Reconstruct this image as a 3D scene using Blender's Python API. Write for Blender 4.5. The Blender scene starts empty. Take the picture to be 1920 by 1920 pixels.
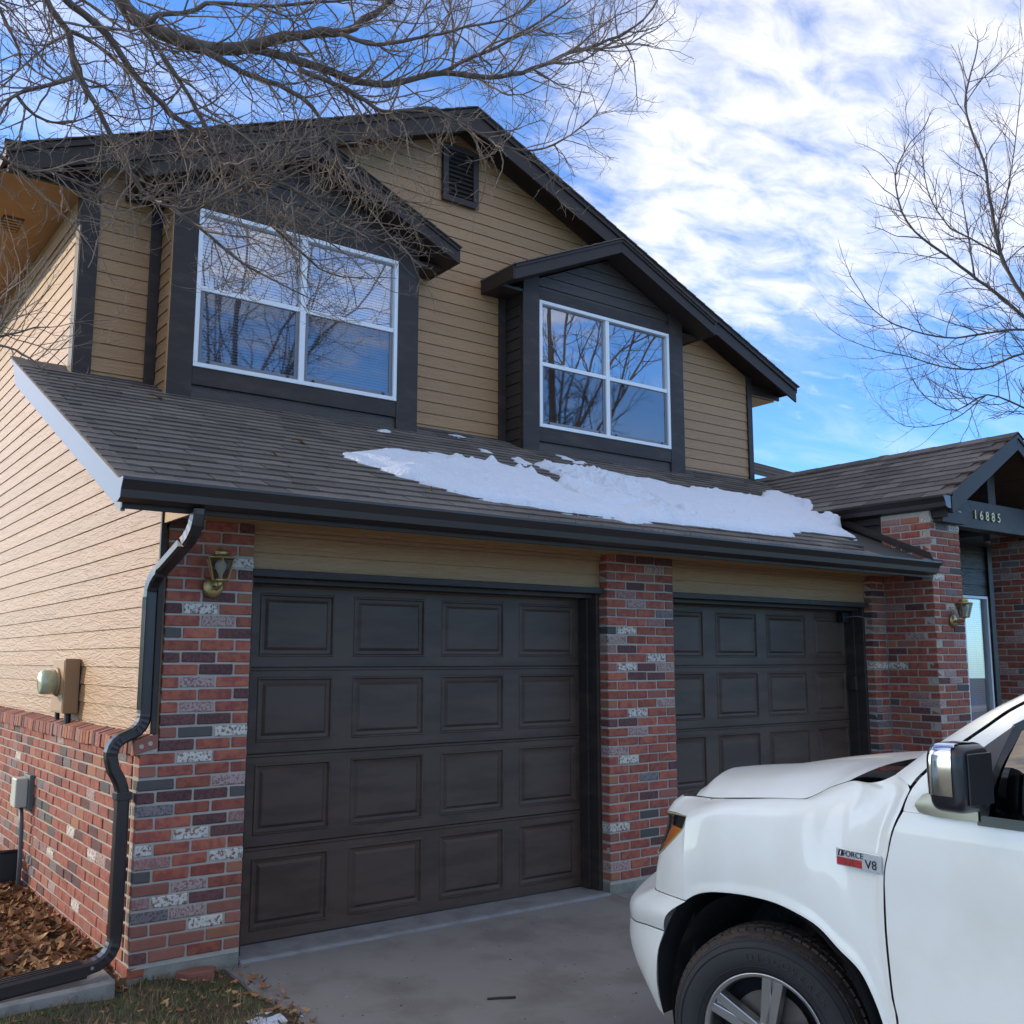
import bpy, bmesh, math, random
from mathutils import Vector, Matrix, noise
R = math.radians
scene = bpy.context.scene
col = scene.collection
rnd = random.Random(7)

# ------------------------------------------------------------ camera
cam_data = bpy.data.cameras.new('camera')
cam_data.sensor_width = 36.0
cam_data.lens = 36.0 * 1880.0 / 1920.0
cam_data.clip_start = 0.05
cam_data.clip_end = 2000
cam = bpy.data.objects.new('camera', cam_data)
col.objects.link(cam)
cam.location = (-1.673, -5.583, 1.579)
cam.rotation_euler = (R(90 + 8.376), 0, R(-36.666))
scene.camera = cam

# ------------------------------------------------------------ light
SUN_EL, SUN_AZ = 18.0, 46.0          # azimuth measured from -x towards +y
sv = Vector((-math.cos(R(SUN_EL)) * math.cos(R(SUN_AZ)), math.cos(R(SUN_EL)) * math.sin(R(SUN_AZ)), math.sin(R(SUN_EL))))
sun_data = bpy.data.lights.new('sun', 'SUN')
sun_data.energy = 2.0
sun_data.angle = R(0.53)
sun_data.color = (.84, .72, .55)
sun = bpy.data.objects.new('sun', sun_data)
col.objects.link(sun)
sun.rotation_euler = sv.to_track_quat('Z', 'Y').to_euler()
sun.location = (-20, 20, 15)

world = bpy.data.worlds.new('World')
scene.world = world
world.use_nodes = True
wn, wl = world.node_tree.nodes, world.node_tree.links
wn.clear()
w_out = wn.new('ShaderNodeOutputWorld')
w_bg = wn.new('ShaderNodeBackground')
w_bg.inputs['Strength'].default_value = 0.15
sky = wn.new('ShaderNodeTexSky')
sky.sky_type = 'NISHITA'
sky.sun_disc = False
sky.sun_elevation = R(SUN_EL)
sky.sun_rotation = math.atan2(sv.x, sv.y)
sky.altitude = 1500
sky.air_density = 1.0
sky.dust_density = 1.0
sky.ozone_density = 2.0
def wnode(t, **kw):
    n = wn.new(t)
    for k, v in kw.items():
        setattr(n, k, v)
    return n
def wmath(op, a, b=None, c=None):
    n = wn.new('ShaderNodeMath'); n.operation = op
    for i, s in enumerate((a, b, c)):
        if s is None: continue
        if isinstance(s, (int, float)): n.inputs[i].default_value = s
        else: wl.new(s, n.inputs[i])
    return n.outputs[0]
tc = wnode('ShaderNodeTexCoord')
sep = wnode('ShaderNodeSeparateXYZ')
wl.new(tc.outputs['Generated'], sep.inputs[0])
zz = wmath('ADD', wmath('MAXIMUM', sep.outputs[2], 0.0), 0.12)
px_ = wmath('DIVIDE', sep.outputs[0], zz)
py_ = wmath('DIVIDE', sep.outputs[1], zz)
comb = wnode('ShaderNodeCombineXYZ')
wl.new(px_, comb.inputs[0]); wl.new(py_, comb.inputs[1])
def wnoise(scale, detail, rough, dist, rot, sx, sy, off):
    m = wnode('ShaderNodeMapping')
    m.inputs['Rotation'].default_value = (0, 0, R(rot))
    m.inputs['Scale'].default_value = (sx, sy, 1)
    m.inputs['Location'].default_value = off
    wl.new(comb.outputs[0], m.inputs[0])
    n = wnode('ShaderNodeTexNoise')
    n.inputs['Scale'].default_value = scale
    n.inputs['Detail'].default_value = detail
    n.inputs['Roughness'].default_value = rough
    n.inputs['Distortion'].default_value = dist
    wl.new(m.outputs[0], n.inputs['Vector'])
    return n.outputs['Fac']
nbig = wnoise(1.6, 4, .5, .4, 30, 1, 1, (3.1, 1.7, 0))
nfine = wnoise(7.5, 8, .60, .35, 40, 1.0, 1.7, (.4, .9, 0))
nthin = wnoise(3.0, 7, .58, .5, -35, .55, 1.7, (5, 2, 0))
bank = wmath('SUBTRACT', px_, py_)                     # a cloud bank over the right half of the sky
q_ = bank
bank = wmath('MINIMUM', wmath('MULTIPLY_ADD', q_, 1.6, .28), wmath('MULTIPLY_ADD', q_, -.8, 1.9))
fill_bank = wmath('MINIMUM', wmath('MULTIPLY_ADD', wmath('ADD', px_, py_), -.8, -.05), .26)      # unseen cloud bank added behind the viewer to whiten the fill light
bank = wmath('MAXIMUM', bank, fill_bank)
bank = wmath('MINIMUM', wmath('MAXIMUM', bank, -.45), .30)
rad = wmath('SQRT', wmath('ADD', wmath('MULTIPLY', px_, px_), wmath('MULTIPLY', py_, py_)))
far = wmath('MULTIPLY', wmath('MAXIMUM', wmath('SUBTRACT', rad, 2.05), 0), 1.1)
far = wmath('MINIMUM', far, .6)
dens = wmath('ADD', wmath('MULTIPLY', nbig, .55), wmath('MULTIPLY', nfine, 1.35))
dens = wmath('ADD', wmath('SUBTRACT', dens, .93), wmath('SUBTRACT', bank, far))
mr = wnode('ShaderNodeMapRange'); mr.interpolation_type = 'SMOOTHSTEP'
mr.inputs['From Min'].default_value = -.22; mr.inputs['From Max'].default_value = .66
wl.new(dens, mr.inputs['Value'])
mr2 = wnode('ShaderNodeMapRange'); mr2.interpolation_type = 'SMOOTHSTEP'
mr2.inputs['From Min'].default_value = .38; mr2.inputs['From Max'].default_value = .72
mr2.inputs['To Max'].default_value = .72
wl.new(nthin, mr2.inputs['Value'])
# thin cloud brightened and warmed towards the unseen sun, added fill for the truck
dt = wnode('ShaderNodeVectorMath', operation='DOT_PRODUCT')
dt.inputs[1].default_value = sv
nrm = wnode('ShaderNodeVectorMath', operation='NORMALIZE')
wl.new(tc.outputs['Generated'], nrm.inputs[0]); wl.new(nrm.outputs[0], dt.inputs[0])
glow = wmath('POWER', wmath('MAXIMUM', dt.outputs['Value'], 0.0), 5.0)
veil = wmath('MULTIPLY', mr2.outputs[0], wmath('MULTIPLY_ADD', wmath('SQRT', glow), .85, .34))
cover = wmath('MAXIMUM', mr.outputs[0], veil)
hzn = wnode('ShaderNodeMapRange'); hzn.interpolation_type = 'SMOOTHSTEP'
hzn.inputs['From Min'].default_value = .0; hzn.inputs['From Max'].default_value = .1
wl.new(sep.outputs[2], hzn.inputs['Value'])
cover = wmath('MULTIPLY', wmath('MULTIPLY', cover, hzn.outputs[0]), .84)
tint = wnode('ShaderNodeMixRGB', blend_type='MULTIPLY')
tint.inputs[0].default_value = 1
tint.inputs[2].default_value = (.54, .84, 1.20, 1)
wl.new(sky.outputs[0], tint.inputs[1])
cmix = wnode('ShaderNodeMixRGB')
ccol = wnode('ShaderNodeMixRGB')
ccol.inputs[1].default_value = (4.5, 4.4, 4.45, 1)
ccol.inputs[2].default_value = (24, 19.5, 14, 1)
wl.new(glow, ccol.inputs[0])
wl.new(ccol.outputs[0], cmix.inputs[2])
wl.new(cover, cmix.inputs[0]); wl.new(tint.outputs[0], cmix.inputs[1])
wl.new(cmix.outputs[0], w_bg.inputs[0])
wl.new(w_bg.outputs[0], w_out.inputs[0])

vs = scene.view_settings
vs.view_transform = 'Standard'
vs.look = 'None'
vs.exposure = 1.0
vs.gamma = 1.0
vs.use_curve_mapping = False
scene.render.engine = 'CYCLES'
scene.cycles.max_bounces = 8
scene.cycles.transparent_max_bounces = 16

# ------------------------------------------------------------ materials
def mat(name, c, rough=.6, var=.12, vs_=5.0, bump=0, bs=60, bd=.003, st=(1, 1, 1), metal=0, rand=0, c2=None, c2s=8, c2t=(.45, .6), coat=0, spec=.5, det=6):
    m = bpy.data.materials.new(name); m.use_nodes = True
    n, l = m.node_tree.nodes, m.node_tree.links
    b = n['Principled BSDF']
    b.inputs['Roughness'].default_value = rough
    b.inputs['Metallic'].default_value = metal
    b.inputs['Specular IOR Level'].default_value = spec
    if coat:
        b.inputs['Coat Weight'].default_value = coat
        b.inputs['Coat Roughness'].default_value = .04
    geo = n.new('ShaderNodeNewGeometry')
    oi = n.new('ShaderNodeObjectInfo')
    mp = n.new('ShaderNodeMapping'); mp.inputs['Scale'].default_value = st
    l.new(geo.outputs['Position'], mp.inputs[0])
    off = n.new('ShaderNodeVectorMath'); off.operation = 'MULTIPLY_ADD'
    off.inputs[1].default_value = (1, 1, 1)
    l.new(mp.outputs[0], off.inputs[0])
    sc = n.new('ShaderNodeVectorMath'); sc.operation = 'SCALE'; sc.inputs[0].default_value = (13, 7, 5)
    l.new(oi.outputs['Random'], sc.inputs['Scale'])
    l.new(sc.outputs[0], off.inputs[2])
    vec = off.outputs[0]
    def nz(scale, detail=6, rough_=.55):
        t = n.new('ShaderNodeTexNoise')
        t.inputs['Scale'].default_value = scale; t.inputs['Detail'].default_value = detail
        t.inputs['Roughness'].default_value = rough_
        l.new(vec, t.inputs['Vector'])
        return t.outputs['Fac']
    def rgb(c, k=1): return (min(c[0] * k, 1), min(c[1] * k, 1), min(c[2] * k, 1), 1)
    mx = n.new('ShaderNodeMixRGB')
    mx.inputs[1].default_value = rgb(c, 1 - var); mx.inputs[2].default_value = rgb(c, 1 + var)
    l.new(nz(vs_), mx.inputs[0])
    out = mx.outputs[0]
    if c2:
        r = n.new('ShaderNodeMapRange')
        r.inputs['From Min'].default_value, r.inputs['From Max'].default_value = c2t
        l.new(nz(c2s, 5, .6), r.inputs['Value'])
        m2 = n.new('ShaderNodeMixRGB'); m2.inputs[2].default_value = rgb(c2)
        l.new(r.outputs[0], m2.inputs[0]); l.new(out, m2.inputs[1]); out = m2.outputs[0]
    if rand:
        hs = n.new('ShaderNodeHueSaturation')
        r = n.new('ShaderNodeMapRange'); r.inputs['To Min'].default_value = 1 - rand; r.inputs['To Max'].default_value = 1 + rand
        l.new(oi.outputs['Random'], r.inputs['Value']); l.new(r.outputs[0], hs.inputs['Value'])
        l.new(out, hs.inputs['Color']); out = hs.outputs[0]
    l.new(out, b.inputs['Base Color'])
    if bump:
        bp = n.new('ShaderNodeBump'); bp.inputs['Strength'].default_value = bump; bp.inputs['Distance'].default_value = bd
        l.new(nz(bs, det, .6), bp.inputs['Height']); l.new(bp.outputs[0], b.inputs['Normal'])
    return m

def glass(name, tint, ior=2.0, rough=.0):
    m = bpy.data.materials.new(name); m.use_nodes = True
    n, l = m.node_tree.nodes, m.node_tree.links
    n.remove(n['Principled BSDF'])
    tr = n.new('ShaderNodeBsdfTransparent'); tr.inputs[0].default_value = (*tint, 1)
    gl = n.new('ShaderNodeBsdfGlossy'); gl.inputs['Roughness'].default_value = rough
    fr = n.new('ShaderNodeFresnel')
    geo = n.new('ShaderNodeNewGeometry')
    io = n.new('ShaderNodeMath'); io.operation = 'MULTIPLY_ADD'; io.inputs[1].default_value = 1 / ior - ior; io.inputs[2].default_value = ior
    l.new(geo.outputs['Backfacing'], io.inputs[0]); l.new(io.outputs[0], fr.inputs[0])     # the same either side
    tx = n.new('ShaderNodeTexNoise'); tx.inputs['Scale'].default_value = 1.4; tx.inputs['Detail'].default_value = 1
    l.new(geo.outputs['Position'], tx.inputs['Vector'])
    bp = n.new('ShaderNodeBump'); bp.inputs['Strength'].default_value = .04; bp.inputs['Distance'].default_value = .02
    l.new(tx.outputs['Fac'], bp.inputs['Height'])
    l.new(bp.outputs[0], gl.inputs['Normal'])
    mx = n.new('ShaderNodeMixShader')
    l.new(fr.outputs[0], mx.inputs[0]); l.new(tr.outputs[0], mx.inputs[1]); l.new(gl.outputs[0], mx.inputs[2])
    l.new(mx.outputs[0], n['Material Output'].inputs[0])
    return m

def siding_mat(name, c, grain=.5):
    """painted hardboard siding with an embossed wood grain"""
    m = bpy.data.materials.new(name); m.use_nodes = True
    n, l = m.node_tree.nodes, m.node_tree.links
    b = n['Principled BSDF']; b.inputs['Roughness'].default_value = .5
    geo = n.new('ShaderNodeNewGeometry'); oi = n.new('ShaderNodeObjectInfo')
    sc = n.new('ShaderNodeVectorMath'); sc.operation = 'SCALE'; sc.inputs[0].default_value = (31, 17, 9)
    l.new(oi.outputs['Random'], sc.inputs['Scale'])
    ad = n.new('ShaderNodeVectorMath'); ad.operation = 'ADD'
    l.new(geo.outputs['Position'], ad.inputs[0]); l.new(sc.outputs[0], ad.inputs[1])
    mp = n.new('ShaderNodeMapping'); mp.inputs['Scale'].default_value = (2.3, 2.3, 17)
    l.new(ad.outputs[0], mp.inputs[0])
    big = n.new('ShaderNodeTexNoise'); big.inputs['Scale'].default_value = 1.3; big.inputs['Detail'].default_value = 3
    big.inputs['Distortion'].default_value = .6
    l.new(mp.outputs[0], big.inputs['Vector'])
    mul = n.new('ShaderNodeMath'); mul.operation = 'MULTIPLY'; mul.inputs[1].default_value = 26
    l.new(big.outputs['Fac'], mul.inputs[0])
    sn = n.new('ShaderNodeMath'); sn.operation = 'SINE'; l.new(mul.outputs[0], sn.inputs[0])
    fine = n.new('ShaderNodeTexNoise'); fine.inputs['Scale'].default_value = 9; fine.inputs['Detail'].default_value = 6
    l.new(mp.outputs[0], fine.inputs['Vector'])
    hm = n.new('ShaderNodeMath'); hm.operation = 'MULTIPLY_ADD'; hm.inputs[1].default_value = .3
    l.new(sn.outputs[0], hm.inputs[0]); l.new(fine.outputs['Fac'], hm.inputs[2])
    bp = n.new('ShaderNodeBump'); bp.inputs['Strength'].default_value = grain; bp.inputs['Distance'].default_value = .0045
    l.new(hm.outputs[0], bp.inputs['Height']); l.new(bp.outputs[0], b.inputs['Normal'])
    mx = n.new('ShaderNodeMixRGB')
    mx.inputs[1].default_value = (c[0] * .86, c[1] * .85, c[2] * .84, 1); mx.inputs[2].default_value = (c[0] * 1.12, c[1] * 1.12, c[2] * 1.12, 1)
    l.new(fine.outputs['Fac'], mx.inputs[0])
    hs = n.new('ShaderNodeHueSaturation')
    r = n.new('ShaderNodeMapRange'); r.inputs['To Min'].default_value = .93; r.inputs['To Max'].default_value = 1.06
    l.new(oi.outputs['Random'], r.inputs['Value']); l.new(r.outputs[0], hs.inputs['Value'])
    l.new(mx.outputs[0], hs.inputs['Color']); l.new(hs.outputs[0], b.inputs['Base Color'])
    return m

M = {}
M['tan'] = siding_mat('tan_siding', (.365, .210, .098), .8)
M['brown_siding'] = siding_mat('brown_siding', (.046, .034, .028), .7)
M['brown'] = mat('dark_brown_trim', (.038, .029, .026), .5, .16, 7, .25, 40, .002, st=(1, 1, 3), c2=(.066, .047, .039), c2s=3, c2t=(.5, .72), spec=.25)
M['fascia'] = mat('dark_brown_fascia', (.038, .027, .022), .5, .12, 5, .12, 25, .002, spec=.25)
M['rake'] = mat('grey_brown_rake', (.085, .090, .105), .35, .08, 5, .1, 60, .002)
M['gutter'] = mat('gutter_metal', (.030, .022, .020), .36, .1, 9, .05, 30, .002)
M['door'] = mat('garage_door_paint', (.082, .053, .039), .42, .10, 3, .45, 130, .0018, st=(1, 1, 5), c2=(.060, .038, .028), c2s=1.4, spec=.28)
M['tanpaint'] = mat('tan_soffit', (.42, .25, .10), .6, .06, 3, .15, 90, .002)
M['white'] = mat('white_vinyl', (.74, .78, .82), .35, .04, 6)
M['greyscreen'] = mat('grey_sash', (.16, .17, .20), .5, .05)
M['black'] = mat('black_plastic', (.012, .012, .013), .45, .1, 8)
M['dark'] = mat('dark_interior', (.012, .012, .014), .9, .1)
M['mortar'] = mat('mortar', (.38, .34, .285), .9, .2, 20, .7, 180, .004)
M['concrete'] = mat('concrete_stem', (.25, .235, .20), .9, .2, 9, .6, 120, .004, c2=(.16, .16, .13), c2s=4)
M['shingle'] = mat('asphalt_shingle', (.118, .100, .086), .95, .28, 9, .7, 420, .004, rand=.26, c2=(.18, .155, .135), c2s=240, c2t=(.5, .75))
M['snow'] = mat('snow', (.67, .73, .82), .6, .05, 14, .8, 45, .03, det=9)
M['brass'] = mat('aged_brass', (.42, .30, .13), .38, .3, 25, .2, 80, .002, metal=.85)
M['blind'] = mat('white_blind', (.48, .50, .54), .5, .04)
M['pane'] = glass('window_glass', (.95, .97, 1.0), 3.0)
M['pane_low'] = glass('screened_glass', (.60, .64, .70), 2.2, .02)
M['lampglass'] = glass('lantern_glass', (.75, .76, .74), 1.5, .08)
M['bulb'] = mat('frosted_bulb', (.8, .8, .78), .3, .02)
M['leafy'] = mat('dry_leaf', (.30, .15, .055), .8, .3, 30, rand=.2, c2=(.42, .24, .09), c2s=25, c2t=(.45, .6))
BR = {
 'R': mat('brick_red', (.34, .098, .056), .85, .22, 18, .6, 120, .004, rand=.22, c2=(.24, .06, .045), c2s=22),
 'O': mat('brick_orange', (.33, .13, .07), .85, .22, 18, .6, 120, .004, rand=.15),
 'D': mat('brick_dark', (.145, .052, .045), .85, .28, 25, .7, 120, .004, rand=.2, c2=(.07, .035, .035), c2s=60),
 'U': mat('brick_dull', (.26, .098, .068), .88, .22, 18, .6, 120, .004, rand=.15),
 'M': mat('brick_mauve', (.235, .112, .095), .88, .2, 25, .6, 120, .004, rand=.12, c2=(.32, .19, .17), c2s=70),
 'G': mat('brick_grey', (.20, .165, .155), .9, .25, 40, .8, 120, .004, rand=.1, c2=(.09, .075, .085), c2s=90, c2t=(.5, .58)),
 'K': mat('brick_black', (.080, .068, .062), .8, .2, 20, .6, 120, .004, rand=.15),
 'W': mat('brick_white', (.57, .53, .46), .9, .12, 30, .9, 90, .005, c2=(.22, .11, .08), c2s=55, c2t=(.50, .58)),
 'P': mat('brick_pink', (.40, .285, .25), .9, .2, 40, .9, 120, .005, c2=(.2, .10, .095), c2s=80, c2t=(.49, .57)),
}

# ------------------------------------------------------------ mesh helpers
class MB:
    def __init__(s): s.v = []; s.f = []; s.mi = []
    def face(s, idx, m=0): s.f.append(tuple(idx)); s.mi.append(m)
    def add(s, verts, faces, m=0):
        o = len(s.v); s.v.extend(verts)
        for f in faces: s.f.append(tuple(i + o for i in f)); s.mi.append(m)
        return s
    def box(s, x0, x1, y0, y1, z0, z1, m=0):
        return s.add([(x0, y0, z0), (x1, y0, z0), (x1, y1, z0), (x0, y1, z0), (x0, y0, z1), (x1, y0, z1), (x1, y1, z1), (x0, y1, z1)],
                     [(0, 3, 2, 1), (4, 5, 6, 7), (0, 1, 5, 4), (1, 2, 6, 5), (2, 3, 7, 6), (3, 0, 4, 7)], m)
    def prism(s, poly, d, m=0):
        n = len(poly); d = Vector(d)
        vs = [tuple(p) for p in poly] + [tuple(Vector(p) + d) for p in poly]
        fs = [tuple(range(n))[::-1], tuple(range(n, 2 * n))] + [(i, (i + 1) % n, n + (i + 1) % n, n + i) for i in range(n)]
        return s.add(vs, fs, m)
    def tube(s, path, rad, n=6, cap=True, m=0):
        path = [Vector(p) for p in path]; o = len(s.v)
        up = None
        for i, p in enumerate(path):
            t = (path[min(i + 1, len(path) - 1)] - path[max(i - 1, 0)])
            if t.length < 1e-9: t = Vector((0, 0, 1))
            t.normalize()
            if up is None: up = t.orthogonal().normalized()
            up = up - t * up.dot(t)
            if up.length < 1e-6: up = t.orthogonal()
            up.normalize(); b = t.cross(up)
            r = rad[i] if isinstance(rad, (list, tuple)) else rad
            for k in range(n):
                a = 2 * math.pi * k / n
                s.v.append(tuple(p + up * (r * math.cos(a)) + b * (r * math.sin(a))))
        for i in range(len(path) - 1):
            for k in range(n):
                k2 = (k + 1) % n
                s.f.append((o + i * n + k, o + i * n + k2, o + (i + 1) * n + k2, o + (i + 1) * n + k)); s.mi.append(m)
        if cap:
            s.f.append(tuple(range(o + n - 1, o - 1, -1))); s.mi.append(m)
            e = o + (len(path) - 1) * n
            s.f.append(tuple(range(e, e + n))); s.mi.append(m)
        return s
    def lathe(s, c, prof, n=16, axis='z', m=0):
        """prof: list of (r, h) along the axis"""
        o = len(s.v); c = Vector(c)
        for r, h in prof:
            for k in range(n):
                a = 2 * math.pi * k / n
                p = (r * math.cos(a), r * math.sin(a), h)
                if axis == 'y': p = (p[0], h, p[1])
                if axis == 'x': p = (h, p[0], p[1])
                s.v.append(tuple(c + Vector(p)))
        for i in range(len(prof) - 1):
            for k in range(n):
                k2 = (k + 1) % n
                s.f.append((o + i * n + k, o + i * n + k2, o + (i + 1) * n + k2, o + (i + 1) * n + k)); s.mi.append(m)
        s.f.append(tuple(range(o + n - 1, o - 1, -1))); s.mi.append(m)
        e = o + (len(prof) - 1) * n
        s.f.append(tuple(range(e, e + n))); s.mi.append(m)
        return s
    def grid(s, P, m=0, flip=False):
        o = len(s.v); nu = len(P); nv = len(P[0])
        for row in P: s.v.extend(tuple(p) for p in row)
        for i in range(nu - 1):
            for j in range(nv - 1):
                q = (o + i * nv + j, o + (i + 1) * nv + j, o + (i + 1) * nv + j + 1, o + i * nv + j + 1)
                s.f.append(q[::-1] if flip else q); s.mi.append(m)
        return s
    def mesh(s, name, mats, smooth=False, fix=True):
        me = bpy.data.meshes.new(name)
        me.from_pydata(s.v, [], s.f)
        for mm in (mats if isinstance(mats, (list, tuple)) else [mats]): me.materials.append(mm)
        if len(me.materials) > 1: me.polygons.foreach_set('material_index', s.mi)
        if smooth: me.polygons.foreach_set('use_smooth', [True] * len(me.polygons))
        if fix:
            b = bmesh.new(); b.from_mesh(me); bmesh.ops.recalc_face_normals(b, faces=b.faces); b.to_mesh(me); b.free()
        me.update()
        return me
    def build(s, name, mats, parent=None, smooth=False, bevel=0, fix=True, solid=0, angle=None):
        o = link(bpy.data.objects.new(name, s.mesh(name, mats, smooth, fix)), parent)
        if solid:
            md = o.modifiers.new('solid', 'SOLIDIFY'); md.thickness = solid; md.offset = -1
        if bevel:
            md = o.modifiers.new('bevel', 'BEVEL'); md.width = bevel; md.segments = 2; md.limit_method = 'ANGLE'; md.angle_limit = R(35)
        return o
MW = {}
def link(o, parent=None):
    col.objects.link(o)
    if parent:
        o.parent = parent
        if parent.name in MW: o.matrix_parent_inverse = Matrix.Translation(-MW[parent.name])
    return o
def tag(o, label=None, cat=None, group=None, kind=None):
    if label: o['label'] = label
    if cat: o['category'] = cat
    if group: o['group'] = group
    if kind: o['kind'] = kind
    return o
def thing(name, label, cat, loc, group=None):
    o = bpy.data.objects.new(name, None); o.empty_display_size = .3
    col.objects.link(o); o.location = loc
    MW[o.name] = Vector(loc)
    return tag(o, label, cat, group)
def inst(name, me, loc, parent, rot=(0, 0, 0), material=None):
    o = bpy.data.objects.new(name, me)
    link(o, parent); o.location = loc; o.rotation_euler = rot
    if material:
        o.material_slots[0].link = 'OBJECT'; o.material_slots[0].material = material
    return o
def clip(poly, a, b, c):
    """keep the part of a 2D polygon where a*x+b*y<=c"""
    out = []
    for i, p in enumerate(poly):
        q = poly[(i + 1) % len(poly)]
        dp, dq = a * p[0] + b * p[1] - c, a * q[0] + b * q[1] - c
        if dp <= 0: out.append(p)
        if dp * dq < 0:
            t = dp / (dp - dq); out.append((p[0] + (q[0] - p[0]) * t, p[1] + (q[1] - p[1]) * t))
    return out
def clip_convex(poly, region):
    """region: convex, counter-clockwise"""
    for i, p in enumerate(region):
        q = region[(i + 1) % len(region)]
        a, b = q[1] - p[1], -(q[0] - p[0])
        poly = clip(poly, a, b, a * p[0] + b * p[1])
        if len(poly) < 3: return []
    return poly
def text_mesh(body, size, depth, name):
    c = bpy.data.curves.new(name, 'FONT'); c.body = body; c.size = size; c.extrude = depth
    c.align_x = 'CENTER'; c.align_y = 'CENTER'; c.resolution_u = 4
    o = bpy.data.objects.new(name, c); col.objects.link(o)
    bpy.context.view_layer.update()
    me = bpy.data.meshes.new_from_object(o.evaluated_get(bpy.context.evaluated_depsgraph_get()))
    bpy.data.objects.remove(o); bpy.data.curves.remove(c)
    me.name = name
    return me
def lerp(a, b, t): return a + (b - a) * t
def crv(pts, n, smooth=True):
    """resample a polyline of 3D points to n points, by length, through a Catmull-Rom spline"""
    P = [Vector(p) for p in pts]
    if smooth and len(P) > 2:
        E = [P[0] * 2 - P[1]] + P + [P[-1] * 2 - P[-2]]
        Q = []
        for i in range(1, len(E) - 2):
            for k in range(8):
                t = k / 8
                a, b, c, d = E[i - 1], E[i], E[i + 1], E[i + 2]
                Q.append(.5 * ((2 * b) + (c - a) * t + (2 * a - 5 * b + 4 * c - d) * t * t + (3 * b - a - 3 * c + d) * t ** 3))
        Q.append(P[-1]); P = Q
    L = [0]
    for a, b in zip(P, P[1:]): L.append(L[-1] + (b - a).length)
    out = []; j = 0
    for i in range(n):
        s = L[-1] * i / (n - 1)
        while j < len(P) - 2 and L[j + 1] < s: j += 1
        d = L[j + 1] - L[j]
        out.append(P[j].lerp(P[j + 1], (s - L[j]) / d if d > 1e-9 else 0))
    return out
def coons(top, bot, left, right, nu, nv):
    """left/right run from bot to top; top/bot run from left to right"""
    T, B, L_, R_ = crv(top, nu), crv(bot, nu), crv(left, nv), crv(right, nv)
    G = []
    for i in range(nu):
        u = i / (nu - 1); row = []
        for j in range(nv):
            v = j / (nv - 1)
            p = B[i] * (1 - v) + T[i] * v + L_[j] * (1 - u) + R_[j] * u
            p = p - (B[0] * ((1 - u) * (1 - v)) + B[-1] * (u * (1 - v)) + T[0] * ((1 - u) * v) + T[-1] * (u * v))
            row.append(p)
        G.append(row)
    return G
SNOW_OUTLINE=[(1.488,0.68),(1.744,0.835),(2.03,0.979),(2.322,1.05),(2.439,1.024),(2.537,0.974),(2.719,1.147),(2.789,1.15),(2.791,1.051),(2.894,1.094),(2.96,1.042),(3.129,1.145),(3.083,0.951),(3.14,0.881),(3.339,0.912),(3.37,0.8),(3.419,0.743),(3.396,0.645),(3.543,0.742),(3.717,0.881),(3.756,1.087),(3.719,1.204),(3.716,1.338),(3.906,1.486),(3.851,1.324),(4.07,1.519),(4.092,1.422),(4.223,1.335),(4.453,1.389),(4.636,1.406),(4.994,1.352),(5.336,1.239),(5.746,1.208),(6.273,1.223),(6.73,1.274),(7.205,1.614),(7.54,1.906),(7.84,1.922),(7.962,1.774),(8.084,1.628),(7.558,1.202),(7.191,1.008),(6.956,0.668),(6.751,0.357),(6.531,0.003),(6.181,-0.012),(5.897,0.027),(5.439,-0.08),(5.311,-0.238),(4.973,-0.267),(4.444,-0.244),(3.959,-0.244),(3.677,-0.25),(3.255,-0.388),(3.182,-0.289),(2.928,-0.272),(2.715,-0.282),(2.472,-0.211),(2.247,-0.192),(2.053,-0.138),(1.935,-0.04),(1.823,0.071),(1.712,0.178),(1.588,0.384),(1.504,0.52)]
SNOW_BITS=[[(2.409,1.852),(2.566,1.974),(2.59,1.894),(2.419,1.766)],[(3.579,1.487),(3.743,1.594),(3.701,1.435),(3.716,1.338),(3.539,1.232),(3.514,1.322)],[(2.497,1.208),(2.647,1.243),(2.748,1.159),(2.592,1.028),(2.493,1.063)],[(4.53,2.036),(4.641,1.986),(4.634,1.848),(4.476,1.837)],[(3.379,2.234),(3.54,2.258),(3.586,2.161),(3.39,2.14)],[(3.37,1.714),(3.469,1.687),(3.443,1.568),(3.345,1.595)],[(4.524,1.782),(4.794,1.896),(4.744,1.798),(4.506,1.681)]]
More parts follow.
